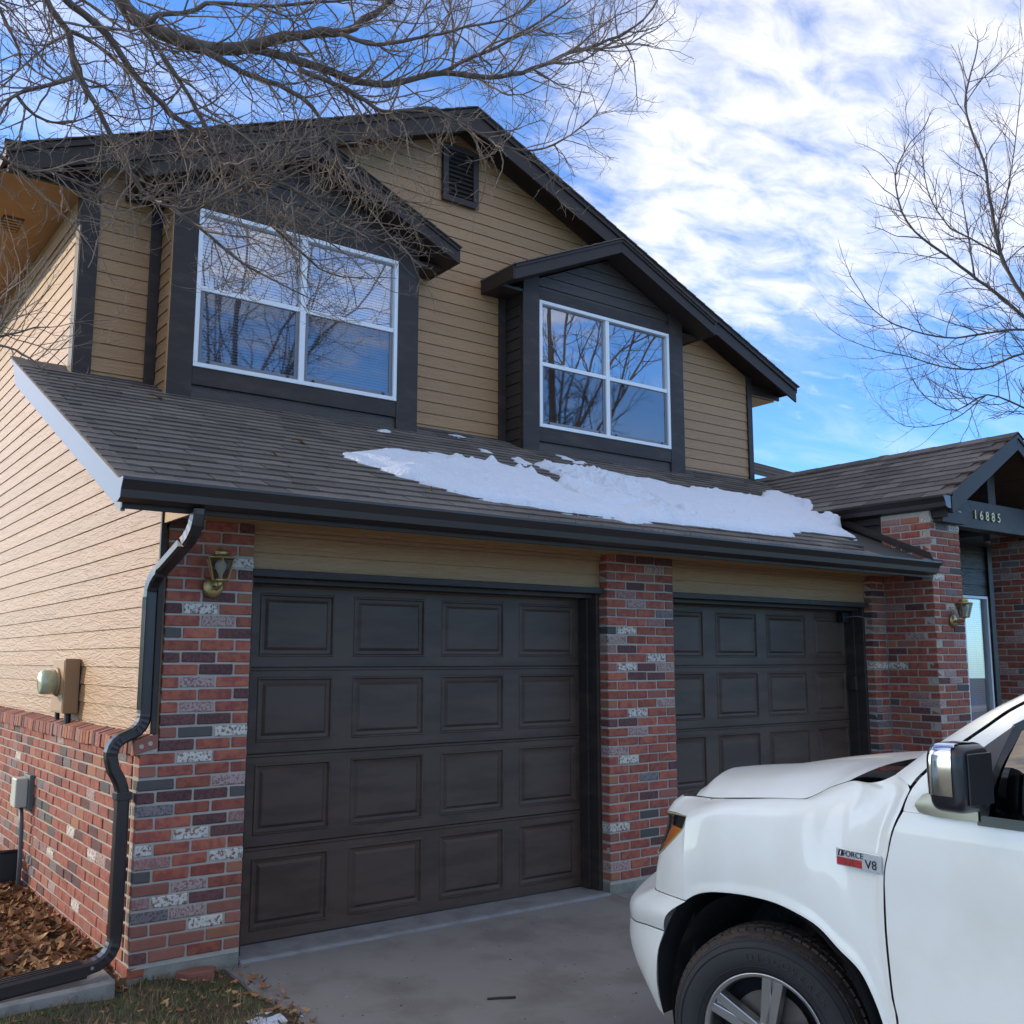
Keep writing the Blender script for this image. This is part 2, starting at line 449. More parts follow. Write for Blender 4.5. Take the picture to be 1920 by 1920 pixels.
LIMBS_NEAR=[(0.044,[(-0.55,-0.75,4.99),(-0.49,-0.71,4.83),(-0.37,-0.74,4.77),(-0.27,-0.77,4.72),(-0.11,-0.84,4.68),(0.05,-0.91,4.71),(0.21,-0.99,4.78),(0.37,-1.07,4.83),(0.51,-1.14,4.85),(0.64,-1.21,4.96),(0.74,-1.26,5.07),(0.85,-1.32,5.21)]),(0.014,[(-0.41,-0.91,4.66),(-0.39,-0.92,4.7),(-0.22,-0.98,4.76),(-0.15,-1.01,4.82),(0.11,-1.1,4.86),(0.31,-1.18,4.92),(0.46,-1.24,4.96),(0.77,-1.36,5.08)]),(0.024,[(0.06,-0.89,4.71),(0.14,-0.92,4.73),(0.28,-0.96,4.72),(0.46,-1.01,4.7),(0.57,-1.04,4.67),(0.75,-1.1,4.67),(0.87,-1.15,4.7),(1.08,-1.23,4.79),(1.38,-1.35,4.82),(1.63,-1.45,4.93),(1.74,-1.5,5.01),(1.98,-1.61,5.14),(2.08,-1.65,5.21),(2.18,-1.7,5.3)]),(0.012,[(1.11,-1.19,4.82),(1.23,-1.24,4.92),(1.39,-1.31,5.02),(1.52,-1.37,5.13),(1.71,-1.45,5.3),(1.8,-1.49,5.39),(1.92,-1.55,5.54)]),(0.018,[(-0.12,-0.88,4.64),(0.1,-0.92,4.57),(0.28,-0.97,4.54),(0.42,-0.99,4.48),(0.47,-0.99,4.44),(0.55,-0.98,4.34),(0.66,-0.95,4.17),(0.8,-0.94,4.03)]),(0.014,[(0.31,-1.06,4.61),(0.52,-1.14,4.55),(0.67,-1.18,4.49),(0.75,-1.21,4.45),(0.97,-1.31,4.51),(1.1,-1.35,4.46),(1.25,-1.4,4.4),(1.35,-1.43,4.36),(1.48,-1.49,4.35),(1.62,-1.56,4.4),(1.79,-1.65,4.55)]),(0.017,[(-0.92,-0.81,4.79),(-0.85,-0.79,4.66),(-0.8,-0.79,4.59),(-0.75,-0.8,4.55),(-0.72,-0.77,4.46),(-0.69,-0.75,4.38),(-0.57,-0.74,4.21),(-0.49,-0.73,4.08),(-0.4,-0.73,3.95),(-0.34,-0.73,3.88),(-0.26,-0.75,3.83),(-0.21,-0.77,3.81),(-0.11,-0.82,3.82),(-0.01,-0.87,3.89),(0.16,-0.96,4.02),(0.31,-1.04,4.17),(0.42,-1.1,4.37)]),(0.021,[(-0.82,-0.76,4.8),(-0.76,-0.75,4.73),(-0.67,-0.76,4.68),(-0.55,-0.77,4.6),(-0.42,-0.75,4.46),(-0.31,-0.76,4.37),(-0.24,-0.76,4.31),(-0.13,-0.78,4.26),(-0.02,-0.78,4.16),(0.12,-0.79,4.05),(0.25,-0.79,3.9),(0.38,-0.8,3.8),(0.57,-0.83,3.67)]),(0.011,[(-0.74,-0.77,4.56),(-0.63,-0.79,4.53),(-0.48,-0.81,4.44),(-0.42,-0.77,4.33),(-0.37,-0.74,4.23)]),(0.012,[(-0.71,-0.87,4.29),(-0.8,-0.82,4.24),(-0.94,-0.75,4.17),(-0.99,-0.71,4.09),(-1.07,-0.67,3.94)]),(0.013,[(-0.49,-0.86,4.7),(-0.34,-0.87,4.56),(-0.25,-0.87,4.46),(-0.17,-0.87,4.36),(-0.1,-0.86,4.26),(0.03,-0.87,4.13),(0.2,-0.9,3.97),(0.4,-0.94,3.83),(0.61,-1.0,3.72)]),(0.009,[(-0.93,-0.69,4.2),(-0.85,-0.67,4.14),(-0.72,-0.68,4.13),(-0.58,-0.71,4.21)]),(0.01,[(-0.22,-0.78,3.81),(-0.04,-0.82,3.7),(0.12,-0.86,3.58),(0.3,-0.91,3.5),(0.48,-0.97,3.42)]),(0.01,[(0.19,-0.99,4.01),(0.36,-1.02,3.96),(0.59,-1.04,3.84),(0.76,-1.08,3.81),(0.93,-1.12,3.76)]),(0.01,[(-1.11,-0.77,4.65),(-1.01,-0.77,4.5),(-0.93,-0.76,4.35),(-0.95,-0.71,4.28),(-0.99,-0.65,4.24)]),(0.01,[(-0.92,-0.64,3.87),(-0.77,-0.7,3.86),(-0.62,-0.76,3.82),(-0.51,-0.81,3.79)]),(0.008,[(-0.99,-0.56,3.02),(-0.84,-0.61,3.08),(-0.78,-0.64,3.11),(-0.71,-0.66,3.12)]),(0.012,[(0.43,-1.3,4.73),(0.58,-1.37,4.69),(0.8,-1.48,4.76),(0.99,-1.59,4.83),(1.21,-1.71,4.92),(1.33,-1.78,5.06)])]
LIMBS_FAR=[(0.044,[(15.78,1.96,6.38),(15.28,2.19,7.18),(15.02,2.3,7.63),(14.79,2.4,8.05),(14.65,2.45,8.35),(14.49,2.45,8.97),(14.38,2.45,9.42),(14.29,2.43,9.87),(14.11,2.49,10.31),(13.97,2.51,10.74),(13.92,2.49,11.06),(13.99,2.33,11.63)]),(0.032,[(15.28,2.2,7.14),(15.01,2.32,7.32),(14.43,2.56,7.76),(14.16,2.68,7.93),(13.74,2.86,8.23),(13.14,3.12,8.64),(12.87,3.18,9.05),(12.71,3.11,9.59),(12.81,2.88,10.0)]),(0.02,[(14.65,2.45,8.35),(14.22,2.79,8.71),(14.0,2.97,8.87),(13.75,3.15,9.44),(13.67,3.18,10.08),(13.69,3.14,10.5)]),(0.024,[(15.59,2.01,6.91),(14.98,2.32,7.09),(14.09,2.84,6.93),(13.76,3.03,6.89),(12.98,3.44,7.06),(12.53,3.62,7.35),(12.36,3.66,7.57)]),(0.02,[(15.55,2.1,6.56),(15.04,2.38,6.7),(14.48,2.75,6.43),(13.91,3.09,6.41),(13.25,3.44,6.58),(12.75,3.71,6.67),(12.42,3.89,6.79)]),(0.016,[(14.79,2.4,8.05),(14.65,2.49,8.74),(14.83,2.33,9.6),(14.98,2.2,10.57),(15.14,2.03,12.04)]),(0.016,[(14.31,2.76,7.99),(14.09,2.7,8.67),(13.92,2.66,9.18),(13.78,2.6,9.68)]),(0.02,[(15.72,2.18,5.48),(15.14,2.5,5.79),(14.57,2.83,6.0),(14.12,3.16,5.72),(13.63,3.43,5.98),(13.35,3.52,6.41)]),(0.012,[(14.65,2.87,6.02),(14.05,3.22,5.54),(13.35,3.58,5.42),(12.97,3.72,5.66),(12.87,3.75,5.74)]),(0.016,[(15.02,2.3,7.63),(15.34,2.22,9.02),(15.47,2.24,10.25)])]
T_hoodgap=[(1.466,-2.628,1.023),(1.435,-2.752,1.03),(1.414,-2.89,1.046),(1.404,-3.068,1.065),(1.394,-3.209,1.078),(1.394,-3.244,1.087),(1.404,-3.278,1.104),(1.414,-3.331,1.132),(1.425,-3.393,1.156)]
T_cowl_low=[(1.425,-3.393,1.156),(1.404,-3.442,1.165),(1.373,-3.513,1.168),(1.363,-3.569,1.18),(1.373,-3.615,1.203)]
T_fender_front_top=[(1.466,-2.628,1.023),(1.466,-2.562,1.001),(1.456,-2.518,0.974),(1.445,-2.494,0.96)]
T_lamp_top=[(1.445,-2.494,0.951),(1.383,-2.603,0.961),(1.337,-2.701,0.966)]
T_lamp_right=[(1.337,-2.701,0.966),(1.337,-2.693,0.94),(1.337,-2.677,0.911),(1.352,-2.608,0.858),(1.404,-2.474,0.775)]
T_lamp_left=[(1.445,-2.489,0.946),(1.445,-2.457,0.887),(1.435,-2.438,0.818),(1.414,-2.459,0.781)]
T_fender_sil=[(1.404,-2.474,0.775),(1.404,-2.46,0.746),(1.404,-2.452,0.685),(1.404,-2.45,0.641)]
T_seam=[(1.404,-2.45,0.643),(1.383,-2.484,0.638),(1.332,-2.608,0.65),(1.306,-2.713,0.652)]
T_arch=[(1.301,-2.718,0.654),(1.301,-2.752,0.676),(1.301,-2.801,0.698),(1.301,-2.861,0.713),(1.301,-2.947,0.724),(1.301,-3.031,0.729),(1.301,-3.135,0.726),(1.301,-3.237,0.705),(1.301,-3.308,0.678),(1.301,-3.375,0.627),(1.301,-3.447,0.576),(1.301,-3.49,0.501),(1.301,-3.517,0.423)]
T_archleft=[(1.306,-2.709,0.653),(1.306,-2.644,0.589),(1.311,-2.595,0.514),(1.316,-2.551,0.431),(1.321,-2.538,0.347),(1.332,-2.531,0.262),(1.342,-2.542,0.184)]
T_bumper_sil=[(1.404,-2.447,0.655),(1.404,-2.394,0.623),(1.414,-2.34,0.583),(1.425,-2.299,0.546),(1.425,-2.284,0.481),(1.425,-2.285,0.391),(1.425,-2.299,0.299),(1.425,-2.33,0.221),(1.404,-2.413,0.179),(1.363,-2.521,0.173)]
T_bumper_seam=[(1.425,-2.288,0.48),(1.342,-2.464,0.504),(1.311,-2.586,0.511)]
T_hood_sil=[(1.476,-2.619,1.025),(1.508,-2.623,1.051),(1.559,-2.615,1.071),(1.611,-2.628,1.093),(1.663,-2.647,1.107),(1.715,-2.697,1.125),(1.715,-2.79,1.144),(1.715,-2.881,1.161),(1.715,-2.997,1.174),(1.715,-3.125,1.189),(1.715,-3.286,1.219),(1.715,-3.421,1.239),(1.715,-3.515,1.251)]
T_hood_rear=[(1.435,-3.386,1.154),(1.466,-3.374,1.188),(1.528,-3.412,1.213),(1.611,-3.443,1.223),(1.715,-3.48,1.229)]
T_apillar_up=[(1.373,-3.612,1.204),(1.394,-3.654,1.241),(1.414,-3.703,1.282),(1.445,-3.772,1.337),(1.487,-3.874,1.411),(1.528,-3.972,1.47)]
T_apillar_lo=[(1.321,-3.699,1.176),(1.326,-3.718,1.202),(1.337,-3.747,1.232),(1.342,-3.773,1.256),(1.373,-3.839,1.313),(1.404,-3.916,1.374),(1.445,-4.016,1.448)]
T_doorgap=[(1.321,-3.699,1.176),(1.316,-3.684,1.142),(1.311,-3.668,1.103),(1.301,-3.645,1.053),(1.301,-3.628,1.008),(1.301,-3.618,0.967),(1.301,-3.6,0.898),(1.301,-3.594,0.805),(1.301,-3.593,0.713),(1.301,-3.598,0.61),(1.301,-3.606,0.511),(1.301,-3.618,0.45)]
T_belt=[(1.306,-3.742,1.093),(1.306,-3.924,1.096),(1.306,-4.059,1.096)]
T_sail=[(1.352,-3.915,1.317),(1.383,-3.984,1.373),(1.321,-3.94,1.192)]
T_seal=[(1.383,-3.989,1.378),(1.352,-3.952,1.254),(1.311,-3.923,1.09)]
T_badge=[(1.297,-3.426,0.955),(1.297,-3.598,0.949),(1.297,-3.589,0.895),(1.297,-3.419,0.895)]
T_WHEEL=(1.359,-3.036,0.223)
T_MIRROR=[(1.094,-3.894,1.187),(1.094,-4.002,1.333),(1.094,-3.99,1.142),(1.207,-3.996,1.329)]

# ------------------------------------------------------------ ground
def sstep(a, b, t):
    t = max(0, min(1, (t - a) / (b - a))); return t * t * (3 - 2 * t)
def drive_z(y): return -.088 + .022 * min(y, 0)
def ground_z(x, y):
    z = lerp(-.094, -.055, sstep(-.15, .7, y)) + .022 * min(y, 0)
    if x > .53 and y < .5: z = min(z, lerp(z, drive_z(y) - .06, sstep(.53, .72, x)))
    if x > .1 and y > .1: z = -.25
    d = math.hypot(x, y)
    if d < 12: z += .018 * noise.noise((x * 3.1, y * 3.1, .3)) + .010 * noise.noise((x * 9, y * 9, 1.3))
    return z
def axis_pts(lo, hi, flo, fhi, step):
    a = [flo + i * step for i in range(int((fhi - flo) / step) + 1)]
    s = step; p = fhi
    while p < hi: s *= 1.5; p += s; a.append(min(p, hi))
    s = step; p = flo; b = []
    while p > lo: s *= 1.5; p -= s; b.append(max(p, lo))
    return b[::-1] + a
gx = axis_pts(-250, 250, -2.2, 1.2, .06); gy = axis_pts(-250, 250, -2.2, 4.4, .06)
g = MB(); g.grid([[(x, y, ground_z(x, y)) for y in gy] for x in gx])
M['soil'] = mat('winter_lawn', (.085, .060, .034), .95, .35, 6, .9, 60, .02, c2=(.075, .082, .030), c2s=3.5, c2t=(.45, .6))
tag(g.build('ground', M['soil'], smooth=True), kind='structure')

M['drive'] = mat('driveway_concrete', (.235, .215, .195), .82, .16, 1.3, .5, 220, .003, c2=(.175, .155, .138), c2s=2.2, c2t=(.46, .66))
dv = bpy.data.objects.new('driveway', None); col.objects.link(dv); tag(dv, kind='structure')
xs_ = [.51, 3.40, 6.92]; ys_ = [-.004, -3.4, -6.8, -10.2, -14]
for i in range(2):
    for j in range(4):
        b = MB(); x0, x1, y0, y1 = xs_[i] + .004, xs_[i + 1] - .004, ys_[j + 1] + .004, ys_[j] - .004
        nx, ny = 14, 14
        top = []
        for a in range(nx + 1):
            row = []
            for c in range(ny + 1):
                x, y = lerp(x0, x1, a / nx), lerp(y0, y1, c / ny)
                if i == 0 and a == 0: x += .025 * noise.noise((y * 5, 3, 0))
                row.append((x, y, drive_z(y)))
            top.append(row)
        b.grid(top)
        b.grid([[(p[0], p[1], p[2]), (p[0], p[1], p[2] - .12)] for p in top[0]]); b.grid([[(p[0], p[1], p[2]), (p[0], p[1], p[2] - .12)] for p in top[-1]])
        for k in (0, ny): b.grid([[r_[k], (r_[k][0], r_[k][1], r_[k][2] - .12)] for r_ in top])
        b.build('slab', M['drive'], dv, fix=True)
# street and far pavement, behind the camera
rd = MB(); rd.box(-120, 120, -26, -15.5, -1, -.45)
tag(rd.build('road', mat('asphalt', (.05, .05, .052), .9, .2, 2, .5, 200, .004)), kind='structure')
pv = MB(); pv.box(-120, 120, -15.4, -14.05, -1, -.33)
tag(pv.build('pavement', M['drive']), kind='structure')

# ------------------------------------------------------------ house
H = thing('house', 'two storey tan house with brown trim, brick pillars and two garage doors', 'house', (4, 2, -.1))
CH = .0677
brick_cache = {}
def brick_mesh(L, var=0):
    k = (round(L, 3), var)
    if k in brick_cache: return brick_cache[k]
    r = random.Random(int(L * 1000) * 31 + var)
    b = bmesh.new(); bmesh.ops.create_cube(b, size=1)
    for v in b.verts: v.co = Vector((v.co.x * L, v.co.y * .09, v.co.z * .0555))
    bmesh.ops.bevel(b, geom=list(b.edges), offset=.0042, segments=1, affect='EDGES')
    for v in b.verts: v.co += Vector((r.uniform(-1, 1) * .0016, r.uniform(-1, 1) * .0012, r.uniform(-1, 1) * .0016))
    me = bpy.data.meshes.new('brick'); b.to_mesh(me); b.free(); me.materials.append(BR['R'])
    brick_cache[k] = me
    return me
PAL = 'R' * 50 + 'U' * 14 + 'D' * 11 + 'O' * 6 + 'M' * 7 + 'G' * 4 + 'K' * 3 + 'W' * 3 + 'P' * 6
BKEYS = list(BR)
stuff_bricks = MB()
def lay(kind, L, c, u0, face, parent, single=True):
    """a brick of length L from u0, course c; face = ('y', plane y) looking -y or ('x', plane x) looking -x"""
    z = (c - .5) * CH + rnd.uniform(-.0012, .0012)
    pr = rnd.uniform(-.0025, .003)
    um = u0 + L / 2 + rnd.uniform(-.001, .001)
    me = brick_mesh(L - .0125, rnd.randrange(4))
    if face[0] == 'y': loc, rz = (um, face[1] + .045 + pr, z), rnd.uniform(-.006, .006)
    else: loc, rz = (face[1] + .045 + pr, um, z), math.pi / 2 + rnd.uniform(-.006, .006)
    if single:
        inst('brick', me, loc, parent, (rnd.uniform(-.004, .004), rnd.uniform(-.006, .006), rz), BR[kind])
    else:
        m = Matrix.Translation(loc) @ Matrix.Rotation(rz, 4, 'Z')
        stuff_bricks.add([tuple(m @ v.co) for v in me.vertices], [tuple(p.vertices) for p in me.polygons], BKEYS.index(kind))
def row(kinds, lens, c, u0, face, parent, single=True):
    u = u0
    for i, L in enumerate(lens):
        k = kinds[i] if kinds and i < len(kinds) else rnd.choice(PAL)
        lay(k, L, c, u, face, parent, single); u += L
F_, H_ = .2033, .1015
LEFT = ['DURU', 'UUO', 'UUWU', 'GPU', 'MWDU', 'UPR', 'KRRO', 'MRW', 'WRRR', 'RWD', 'RRDM', 'GRR', 'DDDK', 'KRP', 'URRR', 'RWR',
        'DRR', 'UKW', 'DDR', 'RPR', 'RRD', 'RPR', 'RDR', 'DDR', 'RRR', 'KRD', 'RPR', 'DWR', 'RDO', 'RRR', 'RRD', 'RRW', 'RRO', 'RRR', 'DRD']
MID = ['RDDD', 'RRPO', 'URUR', 'RDRD', 'RMRR', 'RPRU', 'URRG', 'RRMD', 'KWRR', 'PRRU', 'MDRR', 'RRWU', 'UWDP', 'RDDU', 'RRRR', 'RRUR', 'ORRP', 'RWRU',
       'DDRR', 'RPRU', 'RRRR', 'PRRU', 'RWRR', 'RRRD', 'ORGR', 'RRRU', 'URDU', 'RRRU', 'RRKR', 'WRRR', 'URKR', 'RRDU', 'URRR', 'PRRU', 'ORDR'][::-1]
mm = MB(); mm.box(.008, .602, .007, .5, -.02, 16 * CH); mm.box(.109, .602, .008, .5, 16 * CH, 2.40)
pl = mm.build('brick_pillar', M['mortar'], H)
for c in range(1, 36):
    if c <= 16: row(LEFT[c - 1], [H_, F_, F_, H_] if c % 2 else [F_, F_, F_], c, 0, ('y', 0), pl)
    else: row(LEFT[c - 1], [F_, F_, H_] if c % 2 else [H_, F_, F_], c, .1015, ('y', 0), pl)
pm = MB(); pm.box(3.369, 4.064, .007, .5, -.02, 2.40)
pmo = pm.build('brick_pillar', M['mortar'], H)
for c in range(1, 36): row(MID[c - 1], [H_, F_, F_, F_] if c % 2 else [F_, F_, F_, H_], c, 3.361, ('y', 0), pmo)
pr_ = MB(); pr_.box(6.718, 6.935, .007, .5, -.02, 2.40)
pro = pr_.build('brick_pillar', M['mortar'], H)
for c in range(1, 36): row(None, [F_ + .018] if c % 2 else [H_, H_ + .018], c, 6.71, ('y', .0), pro, False)
# porch columns
def column(x0, y1, single):
    b = MB(); b.box(x0 + .007, x0 + .500, -.507 + .007, y1, -.12, 2.96)
    o = b.build('brick_column', M['mortar'], H)
    nside = int(round((y1 + .507) / H_))
    for c in range(0, 44):
        if c % 2:
            row(None, [F_, F_, H_], c, x0, ('y', -.507), o, False)
            L = [F_] * ((nside - 1) // 2) + ([H_] if (nside - 1) % 2 else [])
            row(None, L, c, -.507 + H_, ('x', x0), o, single and c > 6)
        else:
            L = [F_] * (nside // 2) + ([H_] if nside % 2 else [])
            row(None, L, c, -.507, ('x', x0), o, single and c > 6)
            row(None, [F_, F_], c, x0 + H_, ('y', -.507), o, False)
    return o
column(6.93, .0, True)
column(9.15, .10, False)
# side wainscot
SIDE_Y1 = 8.5
w = MB(); w.box(.0085, .3, .101, SIDE_Y1, -.3, 16 * CH)
wain = w.build('brick_wall', M['mortar'], H)
for c in range(-1, 17):
    y = H_ if c % 2 else 0.0
    first = True
    while y < SIDE_Y1:
        L = F_
        if c >= 1 and first and c % 2 == 0: y = F_ if False else H_ * 1.0; L = H_
        lay(rnd.choice(PAL), L, c, y, ('x', 0), wain, False); y += L; first = False
rk = MB()
y = .005
while y < SIDE_Y1:
    wd = .0575 + rnd.uniform(-.002, .002); j = rnd.uniform(-.004, .004)
    x0 = -.022 + j
    a = [(x0, y, 1.072 + j), (x0 + .004, y, 1.150 + j), (.10, y, 1.182 + j), (.10, y, 1.09)]
    rk.prism(a, (0, wd, 0), BKEYS.index(rnd.choice('RUUUOOMD'))); y += wd + .0095
tag(rk.build('sill_bricks', [BR[k] for k in BKEYS], wain, bevel=.003), kind='stuff')
mo = MB(); mo.prism([(-.012, .0, 1.075), (-.008, .0, 1.142), (.10, .0, 1.174), (.10, .0, 1.08)], (0, SIDE_Y1, 0)); mo.build('sill_mortar', M['mortar'], wain)
# the cored end brick of the sill, seen from the front
eb = MB(); eb.prism([(-.024, -.006, 1.074), (-.020, -.006, 1.150), (.1, -.006, 1.184), (.1, -.006, 1.11)], (0, .012, 0)); 
ebo = eb.build('sill_end_brick', BR['U'], wain, bevel=.003)
for cx, cz in ((.012, 1.118), (.058, 1.132)):
    d = MB(); d.lathe((cx, -.0105, cz), [(.011, 0), (.013, .004)], 14, 'y'); d.build('core_plug', M['mortar'], ebo)
tag(stuff_bricks.build('brickwork', [BR[k] for k in BKEYS], H), 'bricks of the side wall and porch columns', kind='stuff')
# foundation
for q_ in ((.006, .606, .010, .5, -.4, -.003), (3.366, 4.068, .010, .5, -.4, -.003), (6.715, 6.94, .010, .5, -.4, -.003), (.012, .3, .501, SIDE_Y1, -.5, -.135)):
    f = MB(); f.box(*q_); f.build('foundation', M['concrete'], H, bevel=.004)
sl = MB()
for x0, x1 in ((.612, 3.362), (4.072, 6.71)):
    sl.prism([(x0, -.006, -.20), (x0, -.006, -.078), (x0, .012, -.070), (x0, .5, -.066), (x0, .5, -.2)], (x1 - x0, 0, 0))
sl.build('door_sill', mat('sill_concrete', (.22, .215, .215), .8, .15, 5, .5, 120, .003, c2=(.17, .165, .16), c2s=6), H, bevel=.006)

# ---- walls and siding
EXP = .1152
def boards(name, region, to3, z0, mt, parent, exp=EXP, flush=False):
    lo = min(p[1] for p in region); hi = max(p[1] for p in region)
    a0 = min(p[0] for p in region); a1 = max(p[0] for p in region)
    k = math.floor((lo - z0) / exp); n = 0
    while z0 + k * exp < hi:
        zb, zt = z0 + k * exp, z0 + (k + 1) * exp
        poly = clip_convex([(a0 - 1, zb + .003), (a1 + 1, zb + .003), (a1 + 1, zt - .001), (a0 - 1, zt - .001)], region)
        k += 1
        if len(poly) < 3: continue
        def off(z): return .003 + .0085 * (zt - z) / exp
        b = MB(); nv = len(poly)
        b.v = [to3(a, z, off(z)) for a, z in poly] + [to3(a, z, -.004) for a, z in poly]
        for q in [tuple(range(nv)), tuple(range(2 * nv - 1, nv - 1, -1))] + [(i, (i + 1) % nv, nv + (i + 1) % nv, nv + i) for i in range(nv)]: b.face(q)
        b.build(name, mt, parent); n += 1
    return n
YU = 2.4
uw = MB(); uw.prism([(.09, 2.404, 3.2), (7.93, 2.404, 3.2), (7.93, 2.404, 5.06), (3.6, 2.404, 6.86), (.09, 2.404, 5.38)], (0, .12, 0))
front_wall = uw.build('front_wall', M['tan'], H)
boards('siding_board', [(.19, 3.62), (7.89, 3.62), (7.89, 5.04), (3.6, 6.84), (.19, 5.42)], lambda a, z, o: (a, YU - o, z), 3.908, M['tan'], front_wall)
sw = MB(); sw.prism([(.085, .03, 1.1), (.085, 9, 1.1), (.085, 9, 5.24), (.085, 2.41, 5.24), (.085, 2.41, 3.4), (.085, .03, 2.3)], (.12, 0, 0))
side_wall = sw.build('side_wall', M['tan'], H)
def sroof(y): return 2.515 + .44 * (y + .428) - .16
for reg in ([(0.02, 1.17), (2.42, 1.17), (2.42, sroof(2.42)), (0.02, sroof(.02))], [(2.42, 1.17), (9, 1.17), (9, 5.06), (2.42, 5.06)]):
    boards('siding_board', reg, lambda a, z, o: (.082 - o, a, z), 1.187, M['tan'], side_wall)
t = MB(); t.box(.060, .086, 2.42, 9, 5.055, 5.245); t.build('frieze_board', M['tan'], side_wall, bevel=.003)
t = MB(); t.box(.060, .090, -.004, .02, 1.18, 2.40); t.build('corner_trim', M['brown'], side_wall, bevel=.003)
t = MB(); t.box(.058, .195, 2.370, 2.41, 3.5, 5.40); t.box(.052, .09, 2.378, 2.50, 3.5, 5.40); t.build('corner_trim', M['brown'], front_wall, bevel=.003)
t = MB(); t.box(7.885, 7.968, 2.368, 2.41, 3.5, 5.06); t.box(7.93, 7.972, 2.376, 2.5, 3.5, 5.06); t.build('corner_trim', M['brown'], front_wall, bevel=.003)
rw = MB(); rw.box(7.83, 7.95, 2.51, 9, 3.0, 5.0); rw.build('right_wall', M['tan'], H)
# wall over the garage doors
hw = MB(); hw.box(.612, 3.3605, .085, .2, 2.09, 2.42); hw.box(4.0725, 6.709, .085, .2, 2.09, 2.42)
header_wall = hw.build('header_wall', M['tan'], H)
for x0, x1 in ((.613, 3.3595), (4.0735, 6.708)):
    boards('siding_board', [(x0, 2.113), (x1, 2.113), (x1, 2.316), (x0, 2.316)], lambda a, z, o: (a, .083 - o, z), 2.093, M['tan'], header_wall)
    t = MB(); t.box(x0, x1, .060, .084, 2.318, 2.345); t.box(x0, x1, .048, .084, 2.3455, 2.40); t.build('frieze_board', M['tan'], header_wall, bevel=.003)
    t = MB(); t.box(x0, x1, .030, .27, 2.066, 2.108); t.box(x0, x1, .12, .27, 2.035, 2.0655); t.build('door_header', M['brown'], header_wall, bevel=.003)
    for a, b_, c_, d_ in ((x0 - .002, x0 + .03, x0 + .0305, x0 + .05), (x1 - .03, x1 + .002, x1 - .05, x1 - .0305)):
        t = MB(); t.box(a, b_, .082, .30, -.066, 2.0655); t.box(c_, d_, .17, .30, -.066, 2.034); t.build('door_jamb', M['brown'], header_wall, bevel=.003)
gi = MB(); gi.box(.5, 6.8, .40, .46, -.07, 2.2); gi.build('garage_inner_wall', M['dark'], H)

# ---- garage doors
def garage_door(x0, x1, cols_):
    root = MB(); root.box(x0, x1, .300, .33, -.064, 2.05)
    d = root.build('garage_door', M['door'], H)
    zs = [-.060, .480, 1.020, 1.533, 2.045]
    yf = .268
    for s in range(4):
        za, zb = zs[s] + .003, zs[s + 1] - .003
        b = MB()
        # frame of the section with four openings
        xs = [x0]
        for a, c in cols_: xs += [a, c]
        xs.append(x1)
        pz0, pz1 = za + .062, zb - .058
        b.box(x0, x1, yf, .299, za, pz0); b.box(x0, x1, yf, .299, pz1, zb)
        for i in range(0, len(xs), 2): b.box(xs[i], xs[i + 1], yf + .0004, .299, pz0 - .001, pz1 + .001)
        # rounded lip along the joints
        b.prism([(x0, yf, zb - .020), (x0, yf - .006, zb - .014), (x0, yf - .006, zb - .004), (x0, yf, zb - .001)], (x1 - x0, 0, 0))
        sec = b.build('door_section', M['door'], d)
        for a, c in cols_:
            q = MB()
            def ring(i, y): return [(a + i, y, pz0 + i), (c - i, y, pz0 + i), (c - i, y, pz1 - i), (a + i, y, pz1 - i)]
            rs = [ring(-.002, yf + .001), ring(.004, yf - .005), ring(.011, yf - .005), ring(.018, yf + .009), ring(.038, yf + .012), ring(.050, yf + .003), ring(.056, yf - .001), ring(.062, yf - .001)]
            for k in range(len(rs) - 1):
                o = len(q.v); q.v += rs[k] + rs[k + 1]
                for e in range(4): q.face((o + e, o + (e + 1) % 4, o + 4 + (e + 1) % 4, o + 4 + e))
            o = len(q.v); q.v += rs[-1]; q.face((o, o + 1, o + 2, o + 3))
            q.build('door_panel', M['door'], d)
    bs = MB(); bs.box(x0, x1, yf + .004, .299, -.0685, -.058); bs.build('bottom_seal', M['black'], d)
    return d
garage_door(.645, 3.327, [(.765, 1.265), (1.405, 1.945), (2.08, 2.61), (2.745, 3.275)])
gd2 = garage_door(4.105, 6.676, [(4.16, 4.69), (4.84, 5.375), (5.50, 6.055), (6.175, 6.64)])
t = MB(); t.box(6.53, 6.62, .19, .25, 1.93, 2.02); t.build('door_bracket', M['black'], gd2, bevel=.004)
t = MB(); t.tube([(6.53, .19, 1.975), (6.62, .10, 1.985), (6.72, .0, 1.955), (6.79, -.06, 1.915)], .004, 5); t.build('cable', M['greyscreen'], gd2, smooth=True)
t = MB(); t.box(6.60, 6.64, .14, .20, 1.30, 1.42); t.build('keypad_box', M['brown'], gd2, bevel=.004)

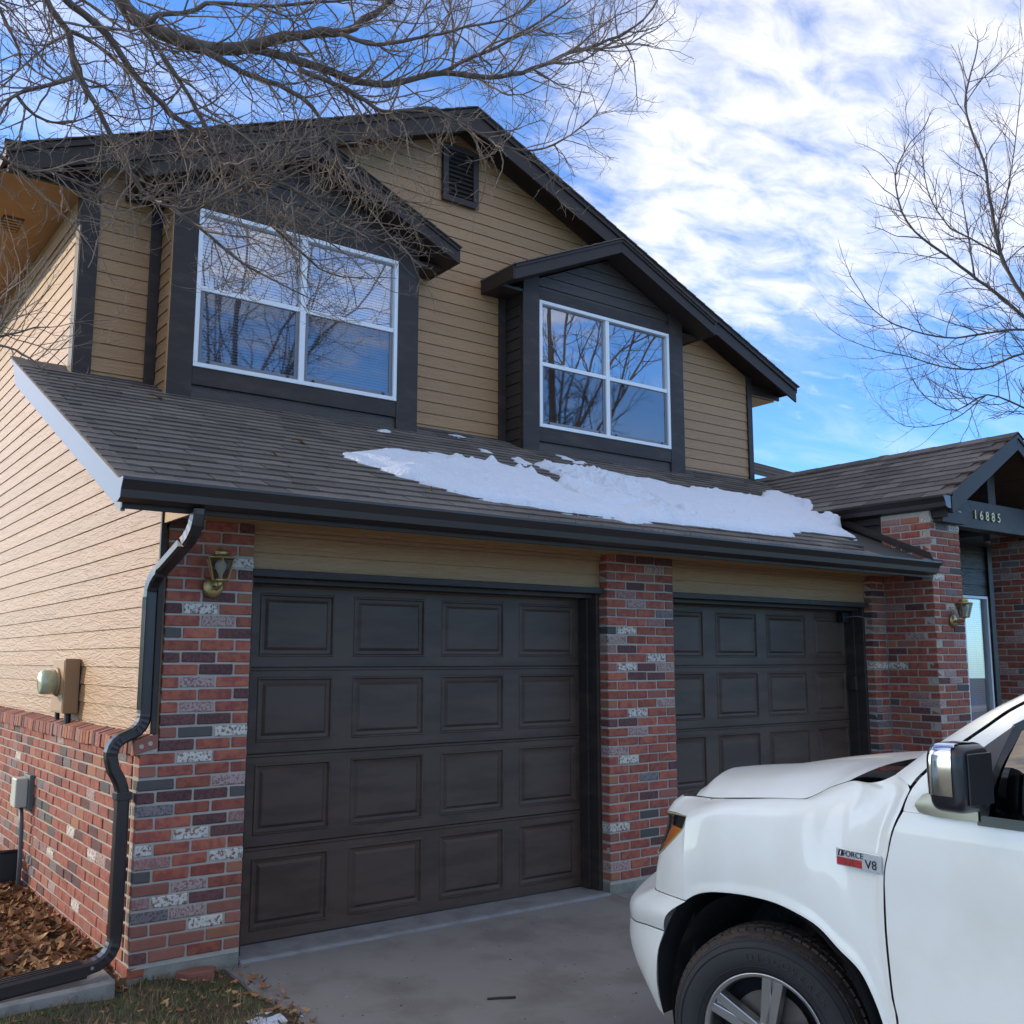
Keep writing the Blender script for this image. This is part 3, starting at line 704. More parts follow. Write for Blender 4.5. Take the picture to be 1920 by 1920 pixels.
# ---- bays with windows
def window(x0, x1, z0, z1, y, parent, blinds, name='window', rows=True, rail=True):
    b = MB(); fw = .036
    b.box(x0, x1, y - .022, y + .05, z0, z0 + fw); b.box(x0, x1, y - .022, y + .05, z1 - fw, z1)
    b.box(x0, x0 + fw, y - .0215, y + .05, z0 + fw, z1 - fw); b.box(x1 - fw, x1, y - .0215, y + .05, z0 + fw, z1 - fw)
    wo = b.build(name, M['white'], parent, bevel=.004)
    xm = (x0 + x1) / 2; zm = (z0 + z1) / 2 - .005
    if not rail: zm = z0 + .35
    cols2 = ((x0 + fw, xm - .026), (xm + .026, x1 - fw)) if rows else ((x0 + fw, x1 - fw),)
    if rows:
        m_ = MB(); m_.box(xm - .026, xm + .026, y - .016, y + .05, z0 + fw, z1 - fw); m_.build('mullion', M['white'], wo, bevel=.004)
    for a, c in cols2:
        r_ = MB(); r_.box(a, c, y - .012, y + .045, zm - .020, zm + .020); r_.box(a + .3 * (c - a), a + .3 * (c - a) + .05, y - .018, y, zm + .0205, zm + .028)
        r_.build('meeting_rail', M['white'], wo, bevel=.003)
        p_ = MB(); p_.box(a, c, y + .020, y + .024, zm + .0205, z1 - fw); p_.build('pane', M['pane'], wo)
        p_ = MB(); p_.box(a + .034, c - .034, y + .006, y + .010, z0 + fw + .034, zm - .0205); p_.build('pane', M['pane_low'], wo)
        s_ = MB(); s_.box(a, a + .0335, y + .0, y + .03, z0 + fw, zm - .0205); s_.box(c - .0335, c, y, y + .03, z0 + fw, zm - .0205); s_.box(a + .034, c - .034, y + .0005, y + .03, z0 + fw, z0 + fw + .0335)
        s_.build('screen_frame', M['greyscreen'], wo, bevel=.002)
        for xx in (a + .09, c - .09):
            k_ = MB(); k_.box(xx - .012, xx + .012, y - .004, y + .0, z0 + fw + .006, z0 + fw + .028); k_.build('latch', M['black'], wo)
        if blinds:
            b_ = MB(); z = z0 + .05
            while z < z1 - .05:
                b_.prism([(a + .01, y + .060, z), (a + .01, y + .071, z + .0225), (a + .01, y + .0722, z + .022), (a + .01, y + .0612, z - .0005)], (c - a - .02, 0, 0)); z += .0255
            for xx in (a + .18, c - .18): b_.box(xx - .003, xx + .003, y + .052, y + .054, z0 + .04, z1 - .04)
            b_.box(a, c, y + .05, y + .09, z1 - .075, z1 - .038)
            tag(b_.build('blind', M['blind'], wo), kind='stuff')
    return wo
def bay(x0, x1, side_mat, blinds, label):
    yb = 2.1; cx = (x0 + x1) / 2
    b = MB(); b.box(x0 + .012, x1 - .012, yb + .16, 2.405, 3.35, 5.25)
    b.box(x0 + .012, x0 + .21, yb + .012, yb + .16, 3.35, 5.25); b.box(x1 - .21, x1 - .012, yb + .012, yb + .16, 3.35, 5.25)
    b.box(x0 + .21, x1 - .21, yb + .012, yb + .16, 3.35, 3.87); b.box(x0 + .21, x1 - .21, yb + .012, yb + .16, 5.20, 5.25)
    b.prism([(x0 + .012, yb + .012, 5.25), (x1 - .012, yb + .012, 5.25), (cx, yb + .012, 5.77)], (0, .3, 0))
    o = b.build('bay_wall', M['dark'], H); o['label'] = label
    f = lambda a, z, q: (a, yb - q, z)
    boards('siding_board', [(x0 + .2, 5.312), (x1 - .2, 5.312), (x1 - .2, 5.42), (cx, 5.84), (x0 + .2, 5.42)], f, 3.505, M['brown_siding'], o)
    boards('siding_board', [(x0 + .2, 3.55), (x1 - .2, 3.55), (x1 - .2, 3.728), (x0 + .2, 3.728)], f, 3.505, M['brown_siding'], o)
    boards('siding_board', [(yb + .01, 3.5), (2.395, 3.5), (2.395, 5.24), (yb + .01, 5.24)], lambda a, z, q: (x0 + .008 - q, a, z), 3.505, side_mat, o)
    boards('siding_board', [(yb + .01, 3.5), (2.395, 3.5), (2.395, 5.24), (yb + .01, 5.24)], lambda a, z, q: (x1 - .008 + q, a, z), 3.505, side_mat, o)
    for a, c in ((x0, x0 + .2), (x1 - .22, x1)):
        t = MB(); t.box(a, c, yb - .028, yb + .03, 3.45, 5.44); t.build('corner_trim', M['brown'], o, bevel=.004)
    t = MB(); t.box(x0 + .201, x1 - .221, yb - .024, yb + .02, 3.730, 3.874); t.build('sill_trim', M['brown'], o, bevel=.004)
    t = MB(); t.box(x0 + .201, x1 - .221, yb - .024, yb + .02, 5.196, 5.310); t.build('head_trim', M['brown'], o, bevel=.004)
    t = MB(); t.box(x0 - .085, x0 - .002, 2.362, 2.384, 3.5, 5.24); t.build('wall_trim', M['brown'], o, bevel=.003)
    t = MB(); t.box(x1 + .002, x1 + .05, 2.362, 2.384, 3.5, 5.24); t.build('wall_trim', M['brown'], o, bevel=.003)
    t = MB(); t.box(x0 - .004, x0 + .003, yb - .027, yb + .012, 3.48, 5.24); t.build('trim_edge', M['tan'] if side_mat is M['tan'] else M['brown'], o)
    window(x0 + .202, x1 - .222, 3.875, 5.195, yb - .012, o, blinds)
    # gable roof
    hs, sl_, zt, th, y0 = 1.415, .4417, 6.005, .150, 1.835
    g_ = MB()
    for s in (-1, 1):
        e = cx + s * hs; ze = zt - sl_ * hs
        g_.prism([(cx, y0 + .02, zt), (e, y0 + .02, ze), (e, y0 + .02, ze - .02), (cx, y0 + .02, zt - .02)], (0, .62, 0), 0)
        g_.prism([(cx, y0 + .0215, zt - .02), (e, y0 + .0215, ze - .02), (e, y0 + .0215, ze - th), (cx, y0 + .0215, zt - th)], (0, .62, 0), 1)
    ro = g_.build('bay_roof', [M['shingle'], M['fascia']], H)
    for s in (-1, 1):
        e = cx + s * (hs + .002); ze = zt - sl_ * (hs + .002)
        p_ = MB(); p_.prism([(cx, y0, zt - .030), (e, y0, ze - .030), (e, y0, ze - th - .004), (cx, y0, zt - th - .004)], (0, .021, 0)); p_.build('rake_board', M['fascia'], ro, bevel=.002)
        p_ = MB(); p_.prism([(cx, y0 - .014, zt - .008), (e, y0 - .014, ze - .008), (e, y0 - .014, ze - .040), (cx, y0 - .014, zt - .040)], (0, .034, 0)); p_.build('rake_moulding', M['fascia'], ro, bevel=.003)
        ee = e + s * .02
        p_ = MB(); p_.box(min(e, ee), max(e, ee), y0 + .002, 2.385, ze - th - .002, ze - .012); p_.build('eave_board', M['fascia'], ro, bevel=.002)
        xa, xb = sorted((x0 if s < 0 else x1, e))
        p_ = MB(); p_.box(xa, xb, yb - .02, 2.39, 5.235, 5.262); p_.build('soffit', M['brown'], ro)
        # shingle edge, thin and uneven along the rake
        ed = MB(); n = 10
        for k in range(n):
            t0, t1 = k / n, (k + 1) / n - .004
            xa_, xb_ = lerp(cx, cx + s * (hs + .03), t0), lerp(cx, cx + s * (hs + .03), t1)
            za_, zb_ = zt - sl_ * abs(xa_ - cx) + .002, zt - sl_ * abs(xb_ - cx) + .010
            ed.prism([(xa_, y0 - .03, za_), (xb_, y0 - .03, zb_), (xb_, y0 - .03, zb_ - .012), (xa_, y0 - .03, za_ - .006)], (0, .6, 0))
        ed.build('shingle_edge', M['shingle'], ro)
    return o
bay(.68, 2.95, M['tan'], True, 'window bay with white blinds behind the glass')
bay(4.17, 6.44, M['brown_siding'], False, 'window bay above the snow, branches mirrored in its glass')

# ---- gable vent
v = MB(); vx0, vx1, vz0, vz1 = 3.385, 3.815, 6.105, 6.72
v.box(vx0, vx1, 2.352, 2.40, vz0, vz0 + .065); v.box(vx0, vx1, 2.352, 2.40, vz1 - .065, vz1); v.box(vx0, vx0 + .065, 2.3525, 2.40, vz0 + .0655, vz1 - .0655); v.box(vx1 - .065, vx1, 2.3525, 2.40, vz0 + .0655, vz1 - .0655)
vo = v.build('gable_vent', M['brown'], H, bevel=.003)
b = MB(); b.box(vx0 + .05, vx1 - .05, 2.378, 2.383, vz0 + .05, vz1 - .05); b.build('vent_backing', M['dark'], vo)
for k in range(10):
    z = vz0 + .08 + k * .048
    b = MB(); b.prism([(vx0 + .062, 2.356, z), (vx0 + .062, 2.360, z + .004), (vx0 + .062, 2.377, z + .034), (vx0 + .062, 2.377, z + .026)], (vx1 - vx0 - .124, 0, 0)); b.build('louver', M['brown'], vo)

# ---- main roof
PX, PZ, SL = 3.60, 7.03, .4190
LX, RX = -.52, 8.50
g_ = MB()
for e in (LX, RX):
    ze = PZ - SL * abs(e - PX)
    g_.prism([(PX, 2.13, PZ), (e, 2.13, ze), (e, 2.13, ze - .03), (PX, 2.13, PZ - .03)], (0, 8.4, 0), 0)
    g_.prism([(PX, 2.1305, PZ - .03), (e, 2.1305, ze - .03), (e, 2.1305, ze - .068), (PX, 2.1305, PZ - .09)], (0, 8.4, 0), 1)
mr_ = g_.build('main_roof', [M['shingle'], M['fascia']], H)
for e in (LX, RX):
    s = -1 if e < PX else 1; ze = PZ - SL * abs(e - PX)
    p_ = MB(); p_.prism([(PX, 2.105, PZ - .04), (e, 2.105, ze - .04), (e, 2.105, ze - .205), (PX, 2.105, PZ - .235)], (0, .024, 0)); p_.build('rake_board', M['fascia'], mr_, bevel=.002)
    p_ = MB(); p_.prism([(PX, 2.086, PZ - .012), (e, 2.086, ze - .012), (e, 2.086, ze - .062), (PX, 2.086, PZ - .062)], (0, .044, 0)); p_.build('rake_moulding', M['fascia'], mr_, bevel=.003)
    ed = MB(); n = 32
    for k in range(n):
        xa_, xb_ = lerp(PX, e + s * .03, k / n), lerp(PX, e + s * .03, (k + 1) / n)
        za_, zb_ = PZ - SL * abs(xa_ - PX) + .002, PZ - SL * abs(xb_ - PX) + .010
        ed.prism([(xa_, 2.068, za_), (xb_, 2.068, zb_), (xb_, 2.068, zb_ - .014), (xa_, 2.068, za_ - .006)], (0, .5, 0))
    ed.build('shingle_edge', M['shingle'], mr_)
    ee = e + s * .022
    p_ = MB(); p_.box(min(e, ee), max(e, ee), 2.107, 10.5, ze - .085, ze - .02); p_.build('eave_board', M['fascia'], mr_)
    # horizontal soffit
    zs_ = 5.222 if s < 0 else 4.845
    wx = .062 if s < 0 else 7.965
    p_ = MB(); p_.box(min(wx, e - s * .002), max(wx, e - s * .002), 2.40 if s < 0 else 2.45, 10.4, zs_, zs_ + .02); so = p_.build('soffit', M['tanpaint'], mr_)
    p_ = MB(); p_.box(min(wx, e), max(wx, e), 2.37, 2.398, zs_ - .004, zs_ + (.25 if s < 0 else .12)); p_.build('soffit_end', M['fascia'], mr_)
    if s < 0:
        vt = MB(); vt.box(-.36, -.20, 3.22, 3.55, zs_ - .006, zs_ - .001); vto = vt.build('soffit_vent', M['brown'], mr_)
        for k in range(5):
            q = MB(); q.box(-.35, -.21, 3.25 + k * .06, 3.28 + k * .06, zs_ - .012, zs_ - .006); q.build('vent_slat', M['tanpaint'], vto)

# ---- pent roof over the garage
def roofz(y): return 2.515 + .44 * (y + .428)
def porchz(x): return 3.09 + .55 * (x - 6.95)
ANG = math.atan(.44); CA = math.cos(ANG)
X0 = -.3
d_ = MB()
for x0, x1, y0 in ((X0 + .01, 6.925, -.5), (6.925, 7.95, .01)):
    d_.prism([(x0, y0, roofz(y0) - .016), (x0, 2.40, roofz(2.40) - .016), (x0, 2.40, roofz(2.40) - .05), (x0, y0, roofz(y0) - .05)], (x1 - x0, 0, 0))
roof = d_.build('garage_roof', mat('roof_deck', (.05, .045, .04), .95), H)
SH = []
def shingle_mesh(wd, var):
    r = random.Random(var)
    b = MB(); L = .16; j = lambda k: r.uniform(-k, k)
    n = 4
    for i in range(n):
        xa, xb = -wd / 2 + wd * i / n, -wd / 2 + wd * (i + 1) / n
    top = [[(-wd / 2 + wd * i / n, j(.0025) if yy == 0 else L, (.0135 + j(.0015)) if yy == 0 else .0015) for yy in (0, 1)] for i in range(n + 1)]
    b.grid(top)
    b.grid([[(p[0][0], p[0][1], p[0][2]), (p[0][0], p[0][1] + .001, -.004)] for p in top])
    b.grid([[top[0][0], top[0][1]], [(top[0][0][0], top[0][0][1], -.004), (top[0][1][0], top[0][1][1], -.004)]])
    b.grid([[top[-1][0], top[-1][1]], [(top[-1][0][0], top[-1][0][1], -.004), (top[-1][1][0], top[-1][1][1], -.004)]])
    return b.mesh('shingle', M['shingle'])
SHM = [shingle_mesh(.296 + .004 * (k % 3), k) for k in range(8)]
SHP = {}
exp_y = .140 * CA
spots = []
ncourse = int((2.40 + .535) / exp_y) + 1
for c in range(ncourse):
    y = -.535 + c * exp_y
    if y > 2.36: break
    x = X0 - .327 + (.1525 if c % 2 else 0) + rnd.uniform(-.02, .02) + (.05 * (c % 3))
    while x < 8.1:
        xc = x + .1525
        if xc - .15 > (6.90 if y < .0 else 8.2): break
        if xc + .149 < X0 + .02: x += .307; continue
        if y < .02 and xc + .14 > 6.97: x += .307; continue
        if not (porchz(xc) > roofz(y) + .12):
            spots.append((xc, y + rnd.uniform(-.003, .003)))
        x += .307
cl = cam.location
spots.sort(key=lambda s: (s[0] - cl.x) ** 2 + (s[1] - cl.y) ** 2)
sh_rest = MB()
for i, (x, y) in enumerate(spots):
    me = rnd.choice(SHM)
    if x - .15 < X0 - .022:                      # cut piece at the rake
        wc = round(x + .149 - (X0 - .020), 2)
        if wc < .03: continue
        me = SHP.setdefault(wc, shingle_mesh(wc, 3)); x = X0 - .020 + wc / 2
    rot = (ANG, rnd.uniform(-.004, .004), rnd.uniform(-.006, .006)); loc = (x, y, roofz(y) - .004 + rnd.uniform(-.001, .001))
    if i < 300: inst('shingle', me, loc, roof, rot)
    else:
        m = Matrix.Translation(loc) @ Matrix.Rotation(ANG, 4, 'X') @ Matrix.Rotation(rot[2], 4, 'Z')
        sh_rest.add([tuple(m @ v.co) for v in me.vertices], [tuple(p.vertices) for p in me.polygons], rnd.randrange(4))
SHV = [mat('asphalt_shingle_%d' % k, tuple(c * q for c in (.118, .100, .086)), .95, .28, 9, .9, 420, .004, c2=tuple(c * q for c in (.18, .155, .135)), c2s=240, c2t=(.5, .75)) for k, q in enumerate((.72, .92, 1.12, 1.32))]
# left rake of the pent roof
rb = MB(); rb.prism([(X0, -.50, roofz(-.5) - .022), (X0, 2.62, roofz(2.62) - .022), (X0, 2.62, roofz(2.62) - .10), (X0, 2.50, roofz(2.50) - .188), (X0, -.50, roofz(-.50) - .178)], (.022, 0, 0)); rb.build('rake_board', M['rake'], roof, bevel=.002)
rb = MB(); rb.prism([(X0 - .014, -.515, roofz(-.515) - .012), (X0 - .014, 2.66, roofz(2.66) - .012), (X0 - .014, 2.66, roofz(2.66) - .048), (X0 - .014, -.515, roofz(-.515) - .048)], (.030, 0, 0)); rb.build('drip_edge', M['rake'], roof, bevel=.002)
rb = MB(); rb.prism([(X0 - .02, -.53, roofz(-.53) + .004), (X0 - .02, 2.68, roofz(2.68) + .004), (X0 - .02, 2.68, roofz(2.68) - .011), (X0 - .02, -.53, roofz(-.53) - .011)], (.10, 0, 0)); rb.build('starter_strip', M['shingle'], roof)
rb = MB(); rb.prism([(X0 + .08, 2.38, roofz(2.38)), (X0 + .08, 2.66, roofz(2.66)), (X0 + .08, 2.66, roofz(2.66) - .12), (X0 + .08, 2.38, roofz(2.38) - .12)], (.30, 0, 0)); rb.build('roof_return', M['shingle'], roof)
# fascia, gutter, soffit
fb = MB(); fb.box(X0, 6.91, -.522, -.500, 2.318, roofz(-.5) - .03); fb.build('fascia_board', M['fascia'], roof, bevel=.002)
sf = MB(); sf.box(.09, 6.93, -.499, .05, 2.366, 2.385); sf.build('soffit', M['tanpaint'], roof)
sf = MB(); sf.prism([(.072, -.498, 2.33), (.072, .03, 2.33), (.072, .03, 2.62), (.072, -.498, 2.41)], (.016, 0, 0)); sf.build('soffit_end', M['tanpaint'], roof)
GT = roofz(-.53) - .012
gp = [(-.522, GT), (-.522, GT - .112), (-.560, GT - .115), (-.605, GT - .098), (-.612, GT - .060), (-.630, GT - .030), (-.640, GT - .014), (-.640, GT), (-.632, GT), (-.632, GT - .012), (-.622, GT - .030), (-.604, GT - .062), (-.598, GT - .092), (-.560, GT - .108), (-.530, GT - .105), (-.530, GT)]
def gutter_run(name, poly, d, parent):
    b = MB(); n = len(poly)
    b.prism(poly, d)
    return b.build(name, M['gutter'], parent)
gutter_run('gutter', [(X0 - .03, y, z) for y, z in gp], (7.19, 0, 0), roof)
gc = MB(); gc.prism([(X0 - .034, y, z) for y, z in gp[:8]], (.004, 0, 0)); gc.build('gutter_end_cap', M['rake'], roof)
gc = MB(); gc.prism([(6.861, y, z) for y, z in gp[:8]], (.004, 0, 0)); gc.build('gutter_end_cap', M['gutter'], roof)
# dry stems caught in the gutter
st_ = MB()
for k in range(46):
    x = rnd.uniform(2.1, 4.9); st_.tube([(x, -.60, GT - .01), (x + rnd.uniform(-.01, .01), -.61, GT + rnd.uniform(.008, .026))], .0012, 3)
tag(st_.build('gutter_stems', M['black'], roof), kind='stuff')
# flashing along the porch column and at the foot of the upper wall
fl = MB(); fl.prism([(6.922, -.53, roofz(-.53) + .012), (6.922, .6, roofz(.6) + .012), (6.922, .6, roofz(.6) + .085), (6.922, -.50, roofz(-.5) + .075)], (.006, 0, 0)); fl.build('flashing', M['gutter'], roof)
fl = MB(); fl.box(.2, 7.9, 2.372, 2.378, roofz(2.37) - .03, roofz(2.37) + .016); fl.build('flashing', M['gutter'], roof)
# debris on the shingles
for (x, y, L, a) in ((.52, 1.75, .16, .4), (1.25, .85, .14, .3), (.85, .35, .05, .2), (1.75, -.1, .03, .5), (6.78, -.25, .05, .2)):
    lf = MB(); n = 5
    lf.grid([[(x + L * (i / n - .5) * math.cos(a), y + L * (i / n - .5) * math.sin(a) + w_ * .013 * math.sin(math.pi * (i + .3) / (n + .6)), roofz(y) + .016 + .012 * abs(w_) + .01 * math.sin(i)) for w_ in (-1, 0, 1)] for i in range(n + 1)])
    o = lf.build('dry_leaf', M['leafy'], None, smooth=True)
    tag(o, {.52: 'curled pale leaf on the garage roof below the corner trim', 1.25: 'long tan leaf lying on the bare shingles left of the snow', .85: 'small pale leaf low on the garage roof shingles', 1.75: 'tiny pale leaf at the roof edge above the gutter', 6.78: 'tan leaf on the roof beside the porch column'}[x], 'leaf', 'leaves on the garage roof')

# ---- downspout
def rect_sweep(path, w, d, ribs=()):
    """path of (point, out) with a rectangular section: w along y, d across"""
    b = MB(); P = [Vector(p) for p in path]; o = 0; n = 8
    for i, p in enumerate(P):
        t = (P[min(i + 1, len(P) - 1)] - P[max(i - 1, 0)]).normalized()
        side = Vector((0, 1, 0)) - t * t.y
        if side.length < .35: side = Vector((1, 0, 0)) - t * t.x
        side.normalize(); out = t.cross(side)
        k = 1.0 + (.06 if i in ribs and i % 2 else 0)
        c = .012
        for a, q in ((-w / 2 + c, -d / 2), (w / 2 - c, -d / 2), (w / 2, -d / 2 + c), (w / 2, d / 2 - c), (w / 2 - c, d / 2), (-w / 2 + c, d / 2), (-w / 2, d / 2 - c), (-w / 2, -d / 2 + c)):
            b.v.append(tuple(p + side * a * k + out * q * k))
        if i:
            for e in range(n):
                b.face(((i - 1) * n + e, (i - 1) * n + (e + 1) % n, i * n + (e + 1) % n, i * n + e))
    b.face(tuple(range(n))); b.face(tuple(range((len(P) - 1) * n, len(P) * n)))
    return b
def bend(a, b_, c, n=9):
    a, b_, c = Vector(a), Vector(b_), Vector(c)
    return [tuple(a * (1 - t) ** 2 + b_ * (2 * t * (1 - t)) + c * t * t) for t in [i / n for i in range(n + 1)]]
dsp = bpy.data.objects.new('downspout', rect_sweep([(.036, .050, 1.94), (.036, .050, 1.29)], .082, .062).mesh('downspout', M['gutter'])); link(dsp, H)
pt = bend((.064, -.565, 2.34), (.064, -.565, 2.225), (.055, -.42, 2.175), 9) + bend((.047, -.16, 2.085), (.036, .05, 2.03), (.036, .05, 1.935), 9)
rect_sweep(pt, .080, .060, ribs=set(range(2, 9)) | set(range(11, 19))).build('upper_elbow', M['gutter'], dsp)
pt = bend((.036, .05, 1.292), (.036, .05, 1.215), (-.03, .05, 1.185), 9) + bend((-.075, .05, 1.165), (-.135, .05, 1.135), (-.128, .05, 1.06), 9) + bend((-.112, .05, 1.00), (-.062, .05, .93), (-.058, .05, .86), 6)
rect_sweep(pt, .080, .060, ribs=set(range(1, 8)) | set(range(11, 19))).build('sill_elbow', M['gutter'], dsp)
rect_sweep([(-.058, .05, .875), (-.058, .05, .165)], .083, .063).build('lower_pipe', M['gutter'], dsp)
pt = bend((-.058, .05, .168), (-.058, .045, .055), (-.16, .040, .030), 10) + [(-.22, .04, .018)]
rect_sweep(pt, .080, .060, ribs=set(range(2, 10))).build('lower_elbow', M['gutter'], dsp)
ex = MB()
for o_ in (0,):
    a, c = Vector((-.20, .04, .020)), Vector((-1.75, .05, -.115))
rect_sweep([tuple(a.lerp(c, k / 6)) for k in range(7)], .098, .074).build('drain_extension', M['gutter'], dsp)
for k in range(3):
    q = MB(); q.tube([(-.22, .04 - .03 + .03 * k, .060), (-1.7, .05 - .03 + .03 * k, -.070)], .004, 4); q.build('pipe_rib', M['gutter'], dsp)
sc_ = MB(); sc_.lathe((-.175, -.006, .03), [(.009, 0), (.007, .006)], 8, 'y'); sc_.build('screw', mat('zinc', (.6, .6, .6), .3, metal=.9), dsp)
for k in range(5):
    q = MB(); q.tube([(.036 - .0325, .05 - .03 + .015 * k, 1.92), (.036 - .0325, .05 - .03 + .015 * k, 1.31)], .003, 4); q.build('pipe_rib', M['gutter'], dsp)
st2 = MB(); st2.box(-.098, -.016, .006, .094, .845, .885); st2.build('pipe_strap', M['gutter'], dsp, bevel=.003)

# ---- porch
po = MB()
PRX, PRZ = 8.29, porchz(8.29)
def slopebox(x0, x1, ztop, th, y0, y1, s=1, m=0):
    po.prism([(x0, y0, ztop(x0)), (x1, y0, ztop(x1)), (x1, y0, ztop(x1) - th), (x0, y0, ztop(x0) - th)], (0, y1 - y0, 0), m)
rz_ = lambda x: PRZ - .55 * (x - PRX)
slopebox(6.95, PRX, lambda x: porchz(x) - .014, .05, -.66, 4.2); slopebox(PRX, 9.62, lambda x: rz_(x) - .014, .05, -.66, 4.2)
porch = po.build('porch_roof', mat('porch_boards', (.10, .062, .040), .7, .2, 6, .3, 50, .003), H)
for k in range(10):   # ceiling boards of the right slope
    xa, xb = PRX + .02 + k * .128, PRX + .02 + k * .128 + .122
    b = MB(); b.prism([(xa, -.62, rz_(xa) - .066), (xb, -.62, rz_(xb) - .066), (xb, -.62, rz_(xb) - .084), (xa, -.62, rz_(xa) - .084)], (0, 4.6, 0)); b.build('ceiling_board', mat('ceiling_board', (.10, .058, .036), .6, .2, 9, .3, 60, .002) if k == 0 else bpy.data.materials['ceiling_board'], porch)
for s in (-1, 1):
    xe = 6.99 if s < 0 else 9.59
    zt_ = (lambda x: porchz(x)) if s < 0 else rz_
    b = MB(); b.prism([(PRX, -.705, zt_(PRX) - .018), (xe, -.705, zt_(xe) - .018), (xe, -.705, zt_(xe) - .19), (xe - s * .02, -.705, zt_(xe) - .20), (PRX, -.705, zt_(PRX) - .165)], (0, .040, 0)); b.build('barge_board', M['fascia'], porch, bevel=.003)
    b = MB(); b.prism([(PRX, -.716, zt_(PRX) - .006), (xe, -.716, zt_(xe) - .006), (xe, -.716, zt_(xe) - .046), (PRX, -.716, zt_(PRX) - .046)], (0, .012, 0)); b.build('barge_moulding', M['fascia'], porch)
# shingles of the porch roof, and the hidden right slope
AP = math.atan(.55)
for c in range(13):
    x = 6.925 + c * .140 * math.cos(AP)
    if x > PRX - .05: break
    y = -.72 + (.1525 if c % 2 else 0) + rnd.uniform(-.02, .02)
    while y < 4.0:
        yc = y + .15
        if True:
            me = rnd.choice(SHM)
            m = Matrix.Translation((x, yc, porchz(x) - .004)) @ Matrix.Rotation(-math.pi / 2, 4, 'Z') @ Matrix.Rotation(AP, 4, 'X')
            sh_rest.add([tuple(m @ v.co) for v in me.vertices], [tuple(p.vertices) for p in me.polygons], rnd.randrange(4))
        y += .307
for c in range(13):
    x = PRX + c * .12; 
for k in range(16):   # ridge caps
    y = -.72 + k * .30
    sh_rest.prism([(PRX - .13, y, PRZ - .052), (PRX, y, PRZ + .020), (PRX + .13, y, PRZ - .052), (PRX, y, PRZ + .008)], (0, .31, -.004), rnd.randrange(4))
tag(sh_rest.build('shingles', SHV, roof), 'shingles of the porch roof and far end of the garage roof', kind='stuff')
# porch eave: gutter, beam, soffit
pg = [(6.972, 0), (6.972, -.115), (6.935, -.118), (6.890, -.100), (6.884, -.062), (6.866, -.030), (6.856, -.014), (6.856, 0), (6.864, 0), (6.872, -.030), (6.892, -.064), (6.898, -.094), (6.935, -.110), (6.964, -.107), (6.964, 0)]
zg = porchz(6.93) - .012
gutter_run('gutter', [(x, -.70, zg + z) for x, z in pg], (0, 1.25, 0), porch)
b = MB(); b.prism([(x, -.704, zg + z) for x, z in pg[:8]], (0, .004, 0)); b.build('gutter_end_cap', M['rake'], porch)
b = MB(); b.box(6.974, 6.999, -.664, 2.2, porchz(6.97) - .22, porchz(6.97) - .03); b.build('fascia_board', M['fascia'], porch)
b = MB(); b.box(7.0, 7.40, -.60, 1.6, 2.845, 2.955); b.build('eave_beam', M['brown'], porch)
b = MB(); b.box(7.0, 7.43, .02, 2.2, 2.3, 2.846); b.build('porch_side_wall', M['brown_siding'], porch)
# front beam with the house number
b = MB(); b.box(7.405, 9.175, -.470, -.33, 2.850, 3.128); beam = b.build('porch_beam', M['brown'], porch, bevel=.005)
for xx in (8.215, ):
    b = MB(); b.box(xx, xx + .145, -.405, -.31, 3.129, 3.70); b.build('king_post', M['brown'], porch, bevel=.004)
M['numbrass'] = mat('number_brass', (.55, .46, .26), .4, .1, 20, metal=.5)
xn = 7.80
for ch in '16885':
    me = text_mesh(ch, .130, .006, 'house_number'); me.materials.clear(); me.materials.append(M['numbrass'])
    inst('house_number', me, (xn, -.478, 2.985), beam, (math.pi / 2, 0, 0)); xn += .112 if ch != '1' else .112
# small white insulators on the column head
for (x, y, z) in ((6.99, -.56, 2.975), (7.36, -.555, 2.93)):
    b = MB(); b.lathe((x, y, z), [(.018, 0), (.03, .012), (.03, .03), (.015, .045)], 8); b.build('flood_bulb', M['white'], porch, smooth=True)
# entry wall with its window, deep in the porch
b = MB(); b.box(7.75, 9.70, .80, .95, -.1, 3.4); b.box(10.32, 10.50, .80, .95, -.1, 3.4); b.box(9.70, 10.32, .80, .95, -.1, .21); b.box(9.70, 10.32, .80, .95, 2.345, 3.4); b.box(9.5, 10.45, 1.0, 1.1, -.1, 3.3)
ew = b.build('entry_wall', M['dark'], H)
for reg in ([(7.75, -.1), (9.70, -.1), (9.70, 3.3), (7.75, 3.3)], [(9.70, 2.35), (10.32, 2.35), (10.32, 3.3), (9.70, 3.3)], [(9.70, -.1), (10.32, -.1), (10.32, .21), (9.70, .21)]):
    boards('siding_board', reg, lambda a, z, o: (a, .795 - o, z), .0, M['brown_siding'], ew, exp=.19)
b = MB(); b.box(10.31, 10.46, .755, .80, -.1, 3.3); b.build('corner_trim', M['brown'], ew, bevel=.004)
window(9.72, 10.30, .22, 2.34, .80, ew, True, rows=False, rail=False)
b = MB(); b.box(9.2, 11.6, .2, .82, 2.95, 3.0); b.box(9.2, 11.6, .06, .2, 2.88, 3.02); b.build('entry_eave', M['rake'], ew)
b = MB(); b.box(6.94, 9.9, -.45, .8, -.3, -.06); b.build('porch_floor', M['concrete'], H)

